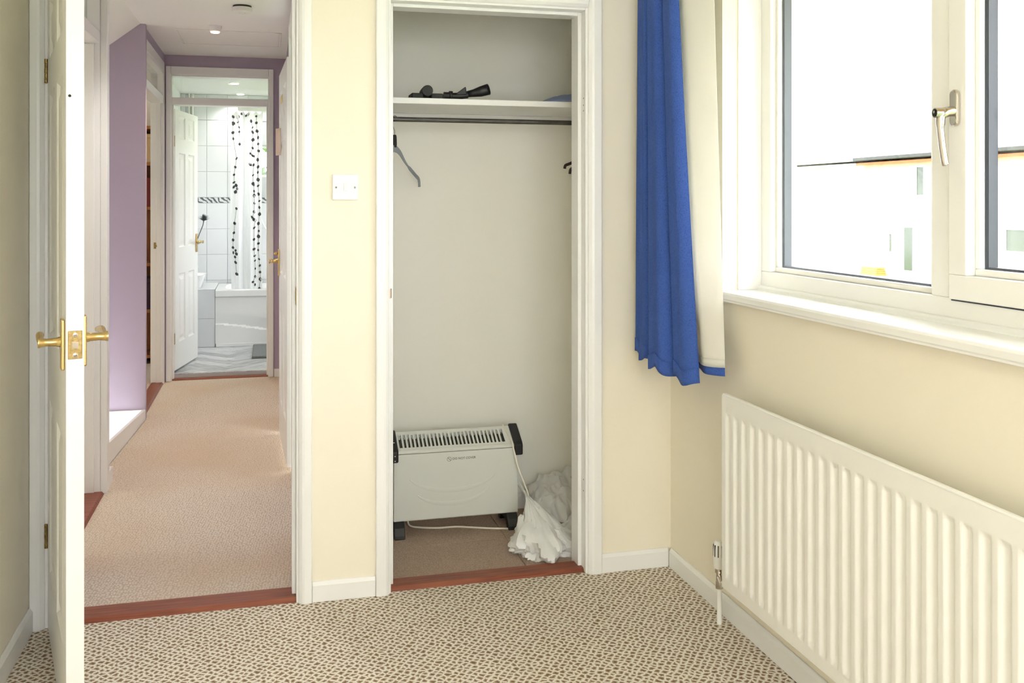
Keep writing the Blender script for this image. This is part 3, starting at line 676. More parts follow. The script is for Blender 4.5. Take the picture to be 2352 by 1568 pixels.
# ------------------------------------------------------------------ right window
w1 = thing('window_1', 'white plastic framed window with a fixed pane and a casement', 'window', (1.6, 1.96, WZ0), kind='structure')
XF = 1.565; XG = 1.600
def vbar(y0, y1, z0, z1, x0=XF, x1=XF + 0.07, name='frame_member', parent=None, mat='upvc', ch=0.0):
    m = MB()
    if ch:   # chamfered inner arrises facing the room
        m.prism([(x1, y0), (x1, y1), (x0 + ch, y1), (x0, y1 - ch), (x0, y0 + ch), (x0 + ch, y0)], 'z', z0, z1)
    else: m.box(x0, x1, y0, y1, z0, z1)
    return m.build(name, mat, parent or w1, bevel=0.003)
def hbar(y0, y1, z0, z1, x0=XF, x1=XF + 0.07, name='frame_member', parent=None, mat='upvc', ch=0.0):
    m = MB()
    if ch: m.prism([(x1, z0), (x1, z1), (x0 + ch, z1), (x0, z1 - ch), (x0, z0 + ch), (x0 + ch, z0)], 'y', y0, y1)
    else: m.box(x0, x1, y0, y1, z0, z1)
    return m.build(name, mat, parent or w1, bevel=0.003)
ZB = 1.04
hbar(WY0, WY1, ZB, ZB + 0.062); hbar(WY0, WY1, WZ1 - 0.062, WZ1)
vbar(WY1 - 0.062, WY1, ZB + 0.062, WZ1 - 0.062); vbar(WY0, WY0 + 0.062, ZB + 0.062, WZ1 - 0.062)
MU1, MU2 = (1.930, 2.010), (WY0 + 0.0, WY0 + 0.062)
for a, b_ in (MU1,): vbar(a, b_, ZB + 0.062, WZ1 - 0.062, ch=0.012)
def glaze(y0, y1, z0, z1, par, xg, bead=0.016, gk='gasket'):
    # glazing bead, dark gasket, double pane with spacer
    for (a, b_, c_, d_) in ((y0, y1, z0, z0 + bead), (y0, y1, z1 - bead, z1), (y0, y0 + bead, z0 + bead, z1 - bead), (y1 - bead, y1, z0 + bead, z1 - bead)):
        MB().box(xg - 0.016, xg - 0.001, a, b_, c_, d_).build('glazing_bead', 'upvc', par, bevel=0.004)
    i0, i1, k0, k1 = y0 + bead * 0.55, y1 - bead * 0.55, z0 + bead * 0.55, z1 - bead * 0.55
    p1 = MB().box(xg, xg + 0.004, i0, i1, k0, k1).build('pane', 'glass', par)
    MB().box(xg + 0.030, xg + 0.034, i0, i1, k0, k1).build('pane', 'glass', par)
    m = MB(); s = 0.012
    m.box(xg + 0.0045, xg + 0.0295, i0, i0 + s, k0, k1); m.box(xg + 0.0045, xg + 0.0295, i1 - s, i1, k0, k1); m.box(xg + 0.0045, xg + 0.0295, i0 + s, i1 - s, k0, k0 + s); m.box(xg + 0.0045, xg + 0.0295, i0 + s, i1 - s, k1 - s, k1)
    m.build('spacer_bar', gk, p1)
glaze(MU1[1], WY1 - 0.062, ZB + 0.062, WZ1 - 0.062, w1, XG)
sa = thing('sash', 'white opening casement with a chrome handle', None, (0, 0, 0)); sa.parent = w1; del sa['label']
sa.location = (XF - 1.6, 0, 0)
SY0, SY1, SZ0, SZ1 = MU2[1] - 0.002, MU1[0] - 0.004, ZB + 0.060, WZ1 - 0.064
sw_ = 0.058; XS = XF - 0.010
for args in (('h', SY0, SY1, SZ0, SZ0 + sw_), ('h', SY0, SY1, SZ1 - sw_, SZ1), ('v', SY0, SY0 + sw_, SZ0 + sw_, SZ1 - sw_), ('v', SY1 - sw_, SY1, SZ0 + sw_, SZ1 - sw_)):
    (hbar if args[0] == 'h' else vbar)(*args[1:], x0=XS, x1=XS + 0.062, name='sash_member', parent=sa)
glaze(SY0 + sw_, SY1 - sw_, SZ0 + sw_, SZ1 - sw_, sa, XG - 0.005, gk='gasket_dark')
vbar(SY1 + 0.0005, SY1 + 0.0035, SZ0, SZ1, x0=XF + 0.004, x1=XF + 0.03, name='seal', parent=sa, mat='gasket_dark')
hbar(SY0, SY1, SZ0 - 0.004, SZ0 - 0.0005, x0=XF - 0.004, x1=XF + 0.02, name='seal', parent=sa, mat='gasket_dark')
# chrome espag handle on the sash stile
hy_, hz_ = 1.897, 1.535
m = MB()
def stadium(r, hh, cy, cz, n=10):
    return [(cy + r * math.cos(a), cz + hh + r * math.sin(a)) for a in [math.pi * i / n for i in range(n + 1)]] + [(cy + r * math.cos(a), cz - hh + r * math.sin(a)) for a in [math.pi + math.pi * i / n for i in range(n + 1)]]
hp = MB().prism(stadium(0.013, 0.030, hy_, hz_ + 0.012), 'x', XS - 0.012, XS).build('handle_base', 'chrome', sa, bevel=0.004, seg=3)
pts = spline([(XS - 0.010, hy_, hz_ + 0.004), (XS - 0.028, hy_ + 0.001, hz_ + 0.002), (XS - 0.040, hy_ + 0.003, hz_ - 0.006), (XS - 0.043, hy_ + 0.003, hz_ - 0.03), (XS - 0.040, hy_, hz_ - 0.075), (XS - 0.036, hy_ - 0.003, hz_ - 0.112), (XS - 0.033, hy_ - 0.004, hz_ - 0.122)], 30)
MB().tube(pts, [0.012] * 6 + [0.0125] * 4 + [0.0105] * 5 + [0.0082] * 13 + [0.007, 0.004], 16).build('handle_lever', 'chrome', hp, smooth=True)
MB().tube([(XS - 0.030, hy_ + 0.002, hz_ + 0.000), (XS - 0.056, hy_ + 0.006, hz_ + 0.000)], [0.0125, 0.0115], 20).build('lock_barrel', 'chrome', hp, smooth=True)
lk = MB().tube([(XS - 0.056, hy_ + 0.006, hz_), (XS - 0.0575, hy_ + 0.0062, hz_)], [0.0088, 0.0088], 20).build('lock_button', 'matte_black', hp)
MB().tube([(XS - 0.0575, hy_ + 0.0062, hz_ + 0.002), (XS - 0.058, hy_ + 0.0063, hz_ + 0.002)], [0.0035, 0.0035], 14).build('key_slot', 'chrome', hp)
# sill board with a rounded nose and the quarter-round bead where it meets the frame
sl = thing('trim_5', 'white painted window sill board above the radiator', 'window sill', (1.5, 1.96, WZ0), kind='structure')
m = MB().prism([(XR - 0.030, 1.018), (XR - 0.032, 1.022), (XR - 0.032, 1.036), (XR - 0.026, 1.042), (1.548, 1.042), (1.548, WZ0 + 0.001), (XR - 0.030, WZ0 + 0.001)], 'y', WY0 - 0.03, 2.845)
m.box(XR + 0.001, XR + 0.002, WY0, WY0 + .001, WZ0, WZ0 + .001)
m.build('sill_board', 'white_gloss', sl, bevel=0.002)
m = MB().prism([(1.550, 1.040), (1.550, 1.051), (1.554, 1.056), (1.566, 1.057), (1.566, 1.040)], 'y', WY0, WY1)
m.build('sill_bead', 'white_gloss', sl, bevel=0.002)
# plaster edge strip on the far reveal
struct('trim_6', MB().box(1.482, 1.565, WY1 - 0.007, WY1, 1.042, WZ1), 'upvc', 'white plastic cover strip on the window reveal', 'trim', bevel=0.002)

# ------------------------------------------------------------------ curtain
cu = thing('curtain', 'blue woven curtain with a white lining bunched at the corner of the window', 'curtain', (1.32, 2.98, 0.77))
EDGES = (0.0, 0.13, 0.34, 0.70, 1.0)
def folds(y0, y1, xa, xb, hs, n=121):
    out = []
    for i in range(n):
        u = i / (n - 1); k = max(j for j in range(4) if EDGES[j] <= u + 1e-9); t = (u - EDGES[k]) / (EDGES[k + 1] - EDGES[k])
        b_ = math.sin(math.pi * min(max(t, 0), 1)) ** 0.75 * (1 + 0.25 * math.cos(2 * math.pi * t))
        out.append((xa + (xb - xa) * u - hs[k] * b_, y0 + (y1 - y0) * u))
    return out
NT_ = folds(3.205, 2.905, 1.300, 1.300, (0.022, 0.034, 0.040, 0.030)); NB_ = folds(3.200, 2.738, 1.292, 1.305, (0.030, 0.050, 0.068, 0.046))
ZT = 2.235
def hemz(u): return 0.792 - 0.036 * u + 0.010 * math.sin(u * 26) 
def curt(u, v):
    i = u * 120; a = min(int(i), 119); f = i - a
    tx, ty = (NT_[a][k] * (1 - f) + NT_[a + 1][k] * f for k in (0, 1)); bx, by = (NB_[a][k] * (1 - f) + NB_[a + 1][k] * f for k in (0, 1))
    e = v ** 1.15; z = ZT + (hemz(u) - ZT) * v
    sway = 0.006 * math.sin(v * 7 + u * 9)
    return (tx + (bx - tx) * e + sway * 0.5, min(ty + (by - ty) * e + sway, 3.225), z)
MB().grid(curt, 150, 60).build('face_fabric', 'curtain_blue', cu, smooth=True, solid=0.003)
def hemf(u, v):
    p0 = curt(u, 1.0); p1 = curt(u, 0.968); return (p1[0] + (p0[0] - p1[0]) * v - 0.0035, p1[1] + (p0[1] - p1[1]) * v, p1[2] + (p0[2] - p1[2]) * v)
MB().grid(hemf, 150, 3).build('hem', 'curtain_blue', cu, smooth=True, solid=0.001)
ltop = [(1.330, 3.205), (1.345, 3.10), (1.325, 2.98), (1.315, 2.925), (1.335, 2.885), (1.370, 2.845), (1.385, 2.815)]
lbot = [(1.345, 3.195), (1.375, 3.05), (1.350, 2.86), (1.320, 2.755), (1.320, 2.72), (1.342, 2.690), (1.362, 2.680)]
LT_, LB_ = spline(ltop, 81), spline(lbot, 81)
def lin(u, v, z1=0.818):
    i = u * 80; a = min(int(i), 79); f = i - a
    tx, ty = (LT_[a][k] * (1 - f) + LT_[a + 1][k] * f for k in (0, 1)); bx, by = (LB_[a][k] * (1 - f) + LB_[a + 1][k] * f for k in (0, 1))
    e = v ** 1.1
    return (tx + (bx - tx) * e, ty + (by - ty) * e, ZT + (z1 - ZT) * v)
MB().grid(lin, 90, 40).build('lining', 'lining_white', cu, smooth=True, solid=0.0015)
def lhem(u, v): p = lin(u, 1.0); return (p[0] - 0.0025, p[1], 0.818 + 0.024 * v + 0.001)
MB().grid(lhem, 90, 2).build('lining_hem', 'lining_white', cu, smooth=True, solid=0.001)
def backblue(u, v): p = lin(u * 0.94, 0.97 + 0.03 * v); return (p[0] + 0.006, p[1], 0.84 + (0.792 - 0.84) * v)
MB().grid(backblue, 90, 4).build('back_hem', 'curtain_blue', cu, smooth=True, solid=0.002)
cr = thing('curtain_rail', 'white curtain rail above the window, over the frame edge', 'curtain rail', (1.33, 1.7, 2.26))
MB().box(1.30, 1.335, 0.9, 3.23, 2.245, 2.275).build('rail', 'upvc', cr, bevel=0.003)
for y in (1.0, 2.0, 3.0): MB().box(1.335, XR - 0.0005, y, y + 0.02, 2.25, 2.27).build('bracket', 'upvc', cr)

# ------------------------------------------------------------------ radiator
ra_ = thing('radiator', 'white ribbed panel radiator under the window', 'radiator', (1.36, 1.9, 0.0))
RY0, RY1, RZ0, RZ1, RX = 0.98, 2.655, 0.160, 0.742, 1.338
pitch = 0.0505; nr = int((RY1 - RY0 - 0.03) / pitch); y_s = RY1 - 0.02
ys = [RY0]; prof_ = {RY0: 0}
yy = []
for i in range(nr):
    a = y_s - i * pitch
    yy += [(a, 0), (a - 0.004, 0), (a - 0.012, 1), (a - 0.027, 1), (a - 0.036, 0)]
yy = [(RY1, 0)] + yy + [(RY0, 0)]
zz = [(RZ0, 0), (RZ0 + 0.034, 0), (RZ0 + 0.050, 1), (RZ1 - 0.062, 1), (RZ1 - 0.050, 0), (RZ1, 0)]
vs = []; fs = []
for (z, kz) in zz:
    for (y, ky) in yy: vs.append((RX + 0.007 * ky * kz, y, z))
ny = len(yy)
for j in range(len(zz) - 1):
    for i in range(ny - 1): fs.append((j * ny + i, j * ny + i + 1, (j + 1) * ny + i + 1, (j + 1) * ny + i))
m = MB().add(vs, fs)
fp_ = m.build('front_panel', 'rad_white', ra_, bevel=0.0)
bv = fp_.modifiers.new('bevel', 'BEVEL'); bv.width = 0.0035; bv.segments = 2; bv.limit_method = 'ANGLE'; bv.angle_limit = R(18)
for p in fp_.data.polygons: p.use_smooth = True
MB().prism([(RX + 0.009, RZ1 - 0.002), (RX + 0.0005, RZ1 - 0.001), (RX + 0.003, RZ1 + 0.005), (RX + 0.014, RZ1 + 0.005), (RX + 0.020, RZ1 - 0.01), (RX + 0.020, RZ0 + 0.01), (RX + 0.014, RZ0 - 0.004), (RX + 0.003, RZ0 - 0.004), (RX + 0.0005, RZ0 + 0.001), (RX + 0.009, RZ0 + 0.002)], 'y', RY0, RY1).build('panel_body', 'rad_white', ra_, bevel=0.002)
for y in (RY1 - 0.16, RY0 + 0.16): MB().box(RX + 0.018, XR - 0.0005, y - 0.02, y + 0.02, 0.25, 0.66).build('wall_bracket', 'rad_white', ra_)
PX, PY = 1.378, 2.752
MB().tube([(PX, PY, 0.0), (PX, PY, 0.118)], 0.0078, 16).build('pipe', 'rad_white', ra_, smooth=True)
vl = MB().lathe([(0.0125, 0.112), (0.0125, 0.135), (0.0105, 0.136), (0.0105, 0.160), (0.0145, 0.162), (0.0145, 0.174), (0.012, 0.176)], (PX, PY, 0), 'z', 8).build('valve_body', 'chrome', ra_)
MB().tube([(PX, PY, 0.148), (PX - 0.02, PY - 0.06, 0.148), (1.346, RY1 - 0.001, 0.170)], 0.009, 12).build('valve_tail', 'chrome', vl, smooth=True)
vh = MB().lathe([(0.0165, 0.176), (0.018, 0.182), (0.019, 0.205), (0.0185, 0.235), (0.0165, 0.256), (0.011, 0.262)], (PX, PY, 0), 'z', 28).build('thermostat_head', 'rad_white', ra_, smooth=True)
for k in range(10):
    a = 2 * math.pi * k / 10
    MB().box(-0.0014, 0.0014, 0.0172, 0.0196, 0.214, 0.250).build('grip_slot', 'brown_black', vh, local=True)
    s_ = vh.children[-1] if False else C.objects[-1]
    s_.data.transform(Matrix.Translation(Vector((PX, PY, 0)) - ra_.location) @ Matrix.Rotation(a, 4, 'Z'))

# ------------------------------------------------------------------ hall shell
HXL, HXR, HYE, HZC = -0.738, 0.135, 7.462, 2.412
fh = MB().box(-0.75, 0.25, YB + 0.115, 4.86, -0.12, 0.0); fh.box(-0.75, 0.25, 6.2, 7.52, -0.12, 0); 
fh.add([(-0.79, 4.86, 0), (0.25, 4.86, 0), (0.25, 6.2, 0), (-0.717, 6.2, 0), (-0.79, 4.86, -0.12), (0.25, 4.86, -0.12), (0.25, 6.2, -0.12), (-0.717, 6.2, -0.12)], [(0, 1, 2, 3), (7, 6, 5, 4), (0, 4, 5, 1), (1, 5, 6, 2), (2, 6, 7, 3), (3, 7, 4, 0)])
struct('floor_hall', fh, 'hall_carpet', 'beige looped carpet of the hallway', 'floor')
struct('ceiling_hall', MB().box(-0.755, 0.25, YB + 0.12, HYE + 0.1, HZC, HZC + 0.08), 'ceiling_white', 'white hallway ceiling', 'ceiling')
w = MB(); w.box(HXR, HXR + 0.08, YB + 0.12, 4.80, 0, HZC); w.box(HXR, HXR + 0.08, 5.68, HYE, 0, HZC); w.box(HXR, HXR + 0.08, 4.80, 5.68, 2.34, HZC)
struct('wall_hall_right', w, 'lilac_paint', 'lilac right wall of the hallway', 'wall')
w = MB(); w.box(-0.86, HXL, YB + 0.12, 3.82, 0, HZC); w.box(-0.86, HXL, 4.69, 4.86, 0, HZC); w.box(-0.86, HXL, 3.82, 4.69, 2.345, HZC)
struct('wall_hall_left', w, 'lilac_paint', 'lilac left wall of the hallway with the near side doorway', 'wall')
w = MB(); w.box(-0.86, -0.722, 6.2, 6.25, -2.4, HZC); w.box(-2.0, -0.86, 6.2, 6.30, -2.4, HZC); w.box(-0.826, -0.740, 6.25, 6.32, 0, HZC); w.box(-0.826, -0.738, 7.40, HYE + 0.1, 0, HZC); w.box(-0.826, -0.738, 6.32, 7.40, 2.345, HZC)
struct('wall_stair', w, 'lilac_paint', 'lilac wall facing the viewer above the stairwell', 'wall')
w = MB(); w.box(-0.826, -0.715, HYE, HYE + 0.1, 0, HZC); w.box(0.030, HXR + 0.08, HYE, HYE + 0.1, 0, HZC); w.box(-0.715, 0.030, HYE, HYE + 0.1, 2.325, HZC)
struct('wall_hall_end', w, 'lilac_paint', 'lilac end wall of the hallway around the bathroom door', 'wall')
# stairwell
w = MB(); w.box(-2.0, -1.92, 4.78, 6.3, -2.4, 2.4); w.box(-2.0, -0.86, 4.78, 4.86, -2.4, 2.4)
struct('wall_stairwell', w, 'ceiling_white', 'white side walls of the stairwell', 'wall')
struct('floor_stairwell', MB().box(-2.0, -0.7, 4.78, 6.3, -2.5, -2.4), 'hall_carpet', 'carpet at the foot of the stairwell', 'floor')
sc_ = MB().prism([(-0.753, HZC), (-2.0, HZC - 0.98), (-2.0, HZC + 0.08), (-0.753, HZC + 0.08)], 'y', 4.86, 6.21)
struct('ceiling_slope', sc_, 'ceiling_white', 'sloping white ceiling over the stairwell', 'ceiling')
# angled upstand board along the stairwell edge
m = MB(); pA = Vector((-0.722, 6.195)); pB = Vector((-0.792, 4.865)); d = (pB - pA).normalized(); nn = Vector((d.y, -d.x)) * 0.018
if nn.x > 0: nn = -nn
vs = []
for p, h in ((pA, 0.062), (pB, 0.125)):
    for o_, z in ((Vector((0, 0)), -0.05), (nn, -0.05), (nn, h), (Vector((0, 0)), h)): vs.append((p.x + o_.x, p.y + o_.y, z))
m.add(vs, [(0, 1, 2, 3), (7, 6, 5, 4), (0, 4, 5, 1), (1, 5, 6, 2), (2, 6, 7, 3), (3, 7, 4, 0)])
struct('trim_7', m, 'white_gloss', 'white upstand board along the stairwell edge', 'trim', bevel=0.003)
struct('baseboard_stair', MB().box(-1.92, -0.722, 6.187, 6.2, -0.14, 0.060), 'white_gloss', 'white skirting board on the lilac stairwell wall', 'baseboard', bevel=0.002)
struct('baseboard_hall_left', MB().box(HXL, -0.712, 4.742, 4.86, 0, 0.075), 'white_gloss', 'small end of white skirting beside the near side doorway', 'baseboard', bevel=0.002)
skirt_x('baseboard_hall_end', 'white skirting board at the end of the hallway', 0.046, HXR, HYE, h=0.06)

def framed_door(name, label, loc, rz, Wd, depth, ztop=2.345, fw=0.042, zbar=(2.045, 2.100), zgl=2.256, arch=0.016, both=False):
    # local x across the opening (0..Wd is the rough opening), local y into the wall
    t = thing(name, label, 'door frame', loc, rz, kind='structure')
    lin_ = 0.026
    for x0 in (0, Wd - lin_): MB().box(x0, x0 + lin_, 0, depth, 0, ztop).build('jamb', 'white_gloss', t, local=True, bevel=0.002)
    MB().box(lin_, Wd - lin_, 0, depth, zgl + 0.004, ztop).build('frame_head', 'white_gloss', t, local=True, bevel=0.002)
    MB().box(lin_, Wd - lin_, 0, depth, zbar[0], zbar[1]).build('transom_bar', 'white_gloss', t, local=True, bevel=0.003)
    for x0 in (lin_, Wd - lin_ - 0.012): MB().box(x0, x0 + 0.012, depth * 0.2, depth * 0.55, 0, zbar[0]).build('door_stop', 'white_gloss', t, local=True, bevel=0.002)
    MB().box(lin_, Wd - lin_, depth * 0.45, depth * 0.45 + 0.004, zbar[1], zgl + 0.004).build('transom_pane', 'glass_tint', t, local=True)
    for x0, x1 in ((-fw + 0.020, 0.020), (Wd - 0.020, Wd - 0.020 + fw)): MB().box(x0, x1, -arch, 0, 0, ztop + 0.002).build('architrave', 'white_gloss', t, local=True, bevel=0.004)
    MB().box(0.0205, Wd - 0.0205, -arch + 0.001, 0, ztop + 0.002 - fw - 0.025, ztop + 0.002).build('architrave', 'white_gloss', t, local=True, bevel=0.004)
    return t
# bathroom doorway in the end wall
t8 = framed_door('trim_8', 'white bathroom door frame with a glass transom at the hallway end', (-0.7135, HYE, 0), 0, 0.742, 0.12, ztop=2.325, fw=0.034, zgl=2.252)
for z in (1.78, 0.30): 
    hb = MB().box(0.030, 0.0415, 0.0675, 0.098, z - 0.04, z + 0.04).build('hinge', 'worn_brass', t8, local=True)
strip('trim_9', 'thin dark wooden threshold of the bathroom', -0.687, 0.0025, HYE + 0.01, HYE + 0.07, 0.012)
# far left doorway, near left doorway, right cupboard doorway
t10 = framed_door('trim_10', 'white door frame with a transom at the far left of the hallway', (-0.738, 6.32, 0), R(90), 1.08, 0.088, arch=0.004)
MB().box(1.050, 1.0545, 0.035, 0.065, 0.985, 1.03).build('strike_plate', 'worn_brass', t10, local=True)
MB().lathe([(0.008, 0), (0.008, -0.02)], (1.054, 0.05, 1.005), 'x', 12).build('latch_keep', 'worn_brass', t10, local=True)
strip_l = MB().prism([(-0.748, 0.012), (-0.818, 0.012), (-0.828, 0.0), (-0.828, -0.01), (-0.736, -0.01), (-0.736, 0.0)], 'y', 6.346, 7.374)
struct('trim_11', strip_l, 'red_wood', 'dark red wooden threshold of the far left doorway', 'threshold', bevel=0.002)
t12 = framed_door('trim_12', 'white door frame with a transom at the near left of the hallway', (-0.738, 3.82, 0), R(90), 0.872, 0.122, arch=0.03, fw=0.06)
for z in (1.75, 0.30): MB().box(0.842, 0.8465, 0.085, 0.122, z - 0.045, z + 0.045).build('hinge', 'worn_brass', t12, local=True)
strip_l = MB().prism([(-0.730, 0.012), (-0.85, 0.012), (-0.862, 0.0), (-0.862, -0.01), (-0.72, -0.01), (-0.72, 0.0)], 'y', 3.846, 4.666)
struct('trim_13', strip_l, 'red_wood', 'dark red wooden threshold of the near left doorway', 'threshold', bevel=0.002)
t14 = framed_door('trim_14', 'white cupboard door frame on the right side of the hallway', (HXR, 5.68, 0), R(-90), 0.88, 0.08, arch=0.018)

# bathroom door, opened inwards
d3 = thing('door_2', 'white six panel bathroom door standing open at the hallway end', 'door', (-0.674, 7.575, 0), R(79.5), kind='structure')
make_leaf(d3, 0.65, 1.965, 0.038, 0.058)
make_handle(d3, 0.60, 1.0, 0.0, -1, -1, plate_h=0.15); make_handle(d3, 0.60, 1.0, 0.038, 1, -1, plate_h=0.15)
# near left door, opened into its room
d4 = thing('door_3', 'pale door seen edge on through the near left doorway', 'door', (-0.866, 4.655, 0), R(172), kind='structure')
make_leaf(d4, 0.76, 2.02, 0.038, 0.015)
# right cupboard door (closed, standing a little proud)
d5 = thing('door_4', 'white panel cupboard door on the right of the hallway with paper notes', 'door', (0.128, 4.85, 0), R(92.2), kind='structure')
make_leaf(d5, 0.765, 2.03, 0.036, 0.014)
hd = make_handle(d5, 0.715, 0.992, 0.036, 1, -1, plate_h=0.15)
MB().lathe([(0.006, 0), (0.0085, 0.008), (0.0085, 0.018), (0.004, 0.022)], (0.715, 0.045, 1.035), 'y', 14).build('lock_knob', 'brass', hd, local=True, smooth=True)
# notes stuck to that door
def note(label, yc, z0, z1, wd, curl, mat, rot=0.0):
    t = thing('paper_note', label, 'paper note', (0.085, yc, (z0 + z1) / 2), group='paper notes on the hallway cupboard door')
    xw = 0.092 - (yc - 4.85) * math.tan(R(2.2)) + 0.0 - 0.0005
    def fn(u, v):
        z = z0 + (z1 - z0) * v; y = yc + wd * (u - 0.5)
        return (0.128 - 0.036 - (y - 4.85) * math.tan(R(2.2)) - 0.0015 - curl * (u ** 2), y + rot * (v - 0.5), z)
    MB().grid(fn, 8, 6).build('sheet', mat, t, smooth=True, solid=0.0006)
note('curled cream paper note pinned at head height on the hallway cupboard door', 5.45, 1.585, 1.735, 0.10, 0.022, 'paper', 0.01)
note('small flat yellow paper strip taped high on the hallway cupboard door', 5.30, 1.86, 1.90, 0.16, 0.002, 'paper_yellow')

# hall ceiling fittings
dl = thing('ceiling_downlight', 'small round lit downlight on the hallway ceiling', 'downlight', (-0.315, 6.17, HZC))
MB().lathe([(0.041, 0), (0.041, -0.008), (0.036, -0.016), (0.032, -0.034), (0.027, -0.036)], (-0.315, 6.17, HZC), 'z', 28).build('bezel', 'smoke_white', dl, smooth=True)
MB().lathe([(0.026, -0.0365), (0.026, -0.040), (0.02, -0.043)], (-0.315, 6.17, HZC), 'z', 24).build('lamp_face', 'lamp_warm', dl, smooth=True)
def lamp(name, loc, energy, col, parent, size=R(140), r=0.03):
    l = bpy.data.lights.new(name, 'SPOT'); l.energy = energy; l.color = col; l.spot_size = size; l.spot_blend = 0.7; l.shadow_soft_size = r
    o = bpy.data.objects.new(name, l); C.objects.link(o); o.parent = parent; o.location = Vector(loc) - parent.location
lamp('downlight_beam', (-0.315, 6.17, HZC - 0.05), 42, (1, 0.80, 0.58), dl, R(115))
dl_added = thing('ceiling_downlight', 'unseen downlight added near the bedroom doorway to brighten the hallway carpet', 'downlight', (-0.30, 4.25, HZC), group='hallway downlights')  # second downlight added above the view to light the near hall floor
dl['group'] = 'hallway downlights'
MB().lathe([(0.041, 0), (0.041, -0.008), (0.036, -0.016), (0.032, -0.034), (0.027, -0.036)], (-0.30, 4.25, HZC), 'z', 28).build('bezel', 'smoke_white', dl_added, smooth=True)
MB().lathe([(0.026, -0.0365), (0.026, -0.040), (0.02, -0.043)], (-0.30, 4.25, HZC), 'z', 24).build('lamp_face', 'lamp_warm', dl_added, smooth=True)
lamp('downlight_beam', (-0.30, 4.25, HZC - 0.05), 34, (1, 0.95, 0.90), dl_added, R(115))
sa_ = thing('smoke_alarm', 'round white smoke alarm on the hallway ceiling', 'smoke alarm', (-0.137, 5.50, HZC))
MB().lathe([(0.050, 0), (0.050, -0.010), (0.047, -0.011)], (-0.137, 5.50, HZC), 'z', 32).build('base_plate', 'brown_black', sa_, smooth=True)
MB().lathe([(0.053, -0.010), (0.054, -0.016), (0.050, -0.032), (0.040, -0.038), (0.018, -0.041)], (-0.137, 5.50, HZC), 'z', 36).build('cover', 'smoke_white', sa_, smooth=True)
m = MB()
def rf(u, v): a = 2 * math.pi * u; r_ = 0.0165 + 0.0016 * v; return (-0.137 + r_ * math.cos(a), 5.50 + 0.0 - 0.012 + r_ * math.sin(a), HZC - 0.0412)
m.grid(rf, 28, 1).build('test_button', 'steel', sa_)
lh = thing('loft_hatch', 'white loft hatch panel in the hallway ceiling', 'loft hatch', (-0.24, 6.62, HZC))
hx0, hx1, hy0, hy1 = -0.555, 0.075, 6.33, 6.88
for (a, b_, c_, d_) in ((hx0 - 0.012, hx0, hy0, hy1), (hx1, hx1 + 0.012, hy0, hy1), (hx0 - 0.012, hx1 + 0.012, hy0 - 0.012, hy0), (hx0 - 0.012, hx1 + 0.012, hy1, hy1 + 0.012)):
    MB().box(a, b_, c_, d_, HZC - 0.005, HZC).build('hatch_frame', 'ceiling_white', lh, bevel=0.002)
MB().box(hx0 + 0.003, hx1 - 0.003, hy0 + 0.003, hy1 - 0.005, HZC - 0.003, HZC).build('hatch_panel', 'ceiling_white', lh, bevel=0.001)
MB().box(hx0 + 0.1, hx1 - 0.1, hy1 - 0.005, hy1, HZC - 0.002, HZC).build('hatch_gap', 'brown_black', lh)

# rooms off the hall to the left: plain boxes with an added unseen window each, so daylight reaches the hall
def side_room(tag_, y0, y1, mat, lab, wy, x1=-0.86):
    x0 = -3.2
    m = MB(); m.box(x0 - 0.1, x1, y0 - 0.08, y0, -0.1, 2.5); m.box(x0 - 0.1, x1, y1, y1 + 0.08, -0.1, 2.5)
    m.box(x0 - 0.1, x0, y0, wy[0], 0, 2.5); m.box(x0 - 0.1, x0, wy[1], y1, 0, 2.5); m.box(x0 - 0.1, x0, wy[0], wy[1], 0, 0.9); m.box(x0 - 0.1, x0, wy[0], wy[1], 2.15, 2.5)
    struct('wall_' + tag_, m, mat, 'cream walls of the ' + lab, 'wall')
    struct('ceiling_' + tag_, MB().box(x0, x1, y0, y1, 2.45, 2.5), 'ceiling_white', 'white ceiling of the ' + lab, 'ceiling')
    struct('floor_' + tag_, MB().box(x0, x1, y0, y1, -0.1, 0.0), 'hall_carpet', 'carpet floor of the ' + lab, 'floor')
    portal('portal_' + tag_, (x0 - 0.02, (wy[0] + wy[1]) / 2, 1.52), (0, R(-90), 0), 1.25, wy[1] - wy[0])
side_room('side_near', 3.40, 4.70, 'cream_paint', 'room behind the near left doorway', (3.75, 4.35))
side_room('side_far', 6.31, 8.6, 'cream_paint', 'room behind the far left doorway', (7.3, 8.0), -0.826)
wb = thing('wooden_bookcase', 'orange brown wooden bookcase glimpsed through the far left doorway', 'bookcase', (-1.155, 8.42, 0))
for x in (-1.445, -0.895): MB().box(x, x + 0.03, 8.28, 8.58, 0, 1.95).build('side_panel', 'orange_wood', wb, bevel=0.002)
for z in (0.05, 0.42, 0.80, 1.26, 1.62, 1.92): MB().box(-1.415, -0.895, 8.285, 8.575, z, z + 0.025).build('shelf_plank', 'orange_wood', wb, bevel=0.002)
MB().box(-1.415, -0.895, 8.56, 8.575, 0.05, 1.92).build('back_panel', 'orange_wood', wb)
for (x0, x1, z0, z1, mt, lb) in ((-1.40, -0.91, 1.285, 1.52, 'dark_red_cloth', 'dark red storage box on the middle shelf of the bookcase'), (-1.40, -0.91, 0.445, 0.70, 'plum_cloth', 'plum coloured storage box low in the bookcase'), (-1.40, -0.91, 1.645, 1.88, 'tan_card', 'tan cardboard box on the top shelf of the bookcase')):
    bx_ = thing('storage_box', lb, 'storage box', ((x0 + x1) / 2, 8.42, z0))
    MB().box(x0, x1, 8.30, 8.54, z0, z1 - 0.03).build('box_body', mt, bx_, bevel=0.006)
    MB().box(x0 - 0.004, x1 + 0.004, 8.296, 8.544, z1 - 0.03, z1).build('lid', mt, bx_, bevel=0.004)

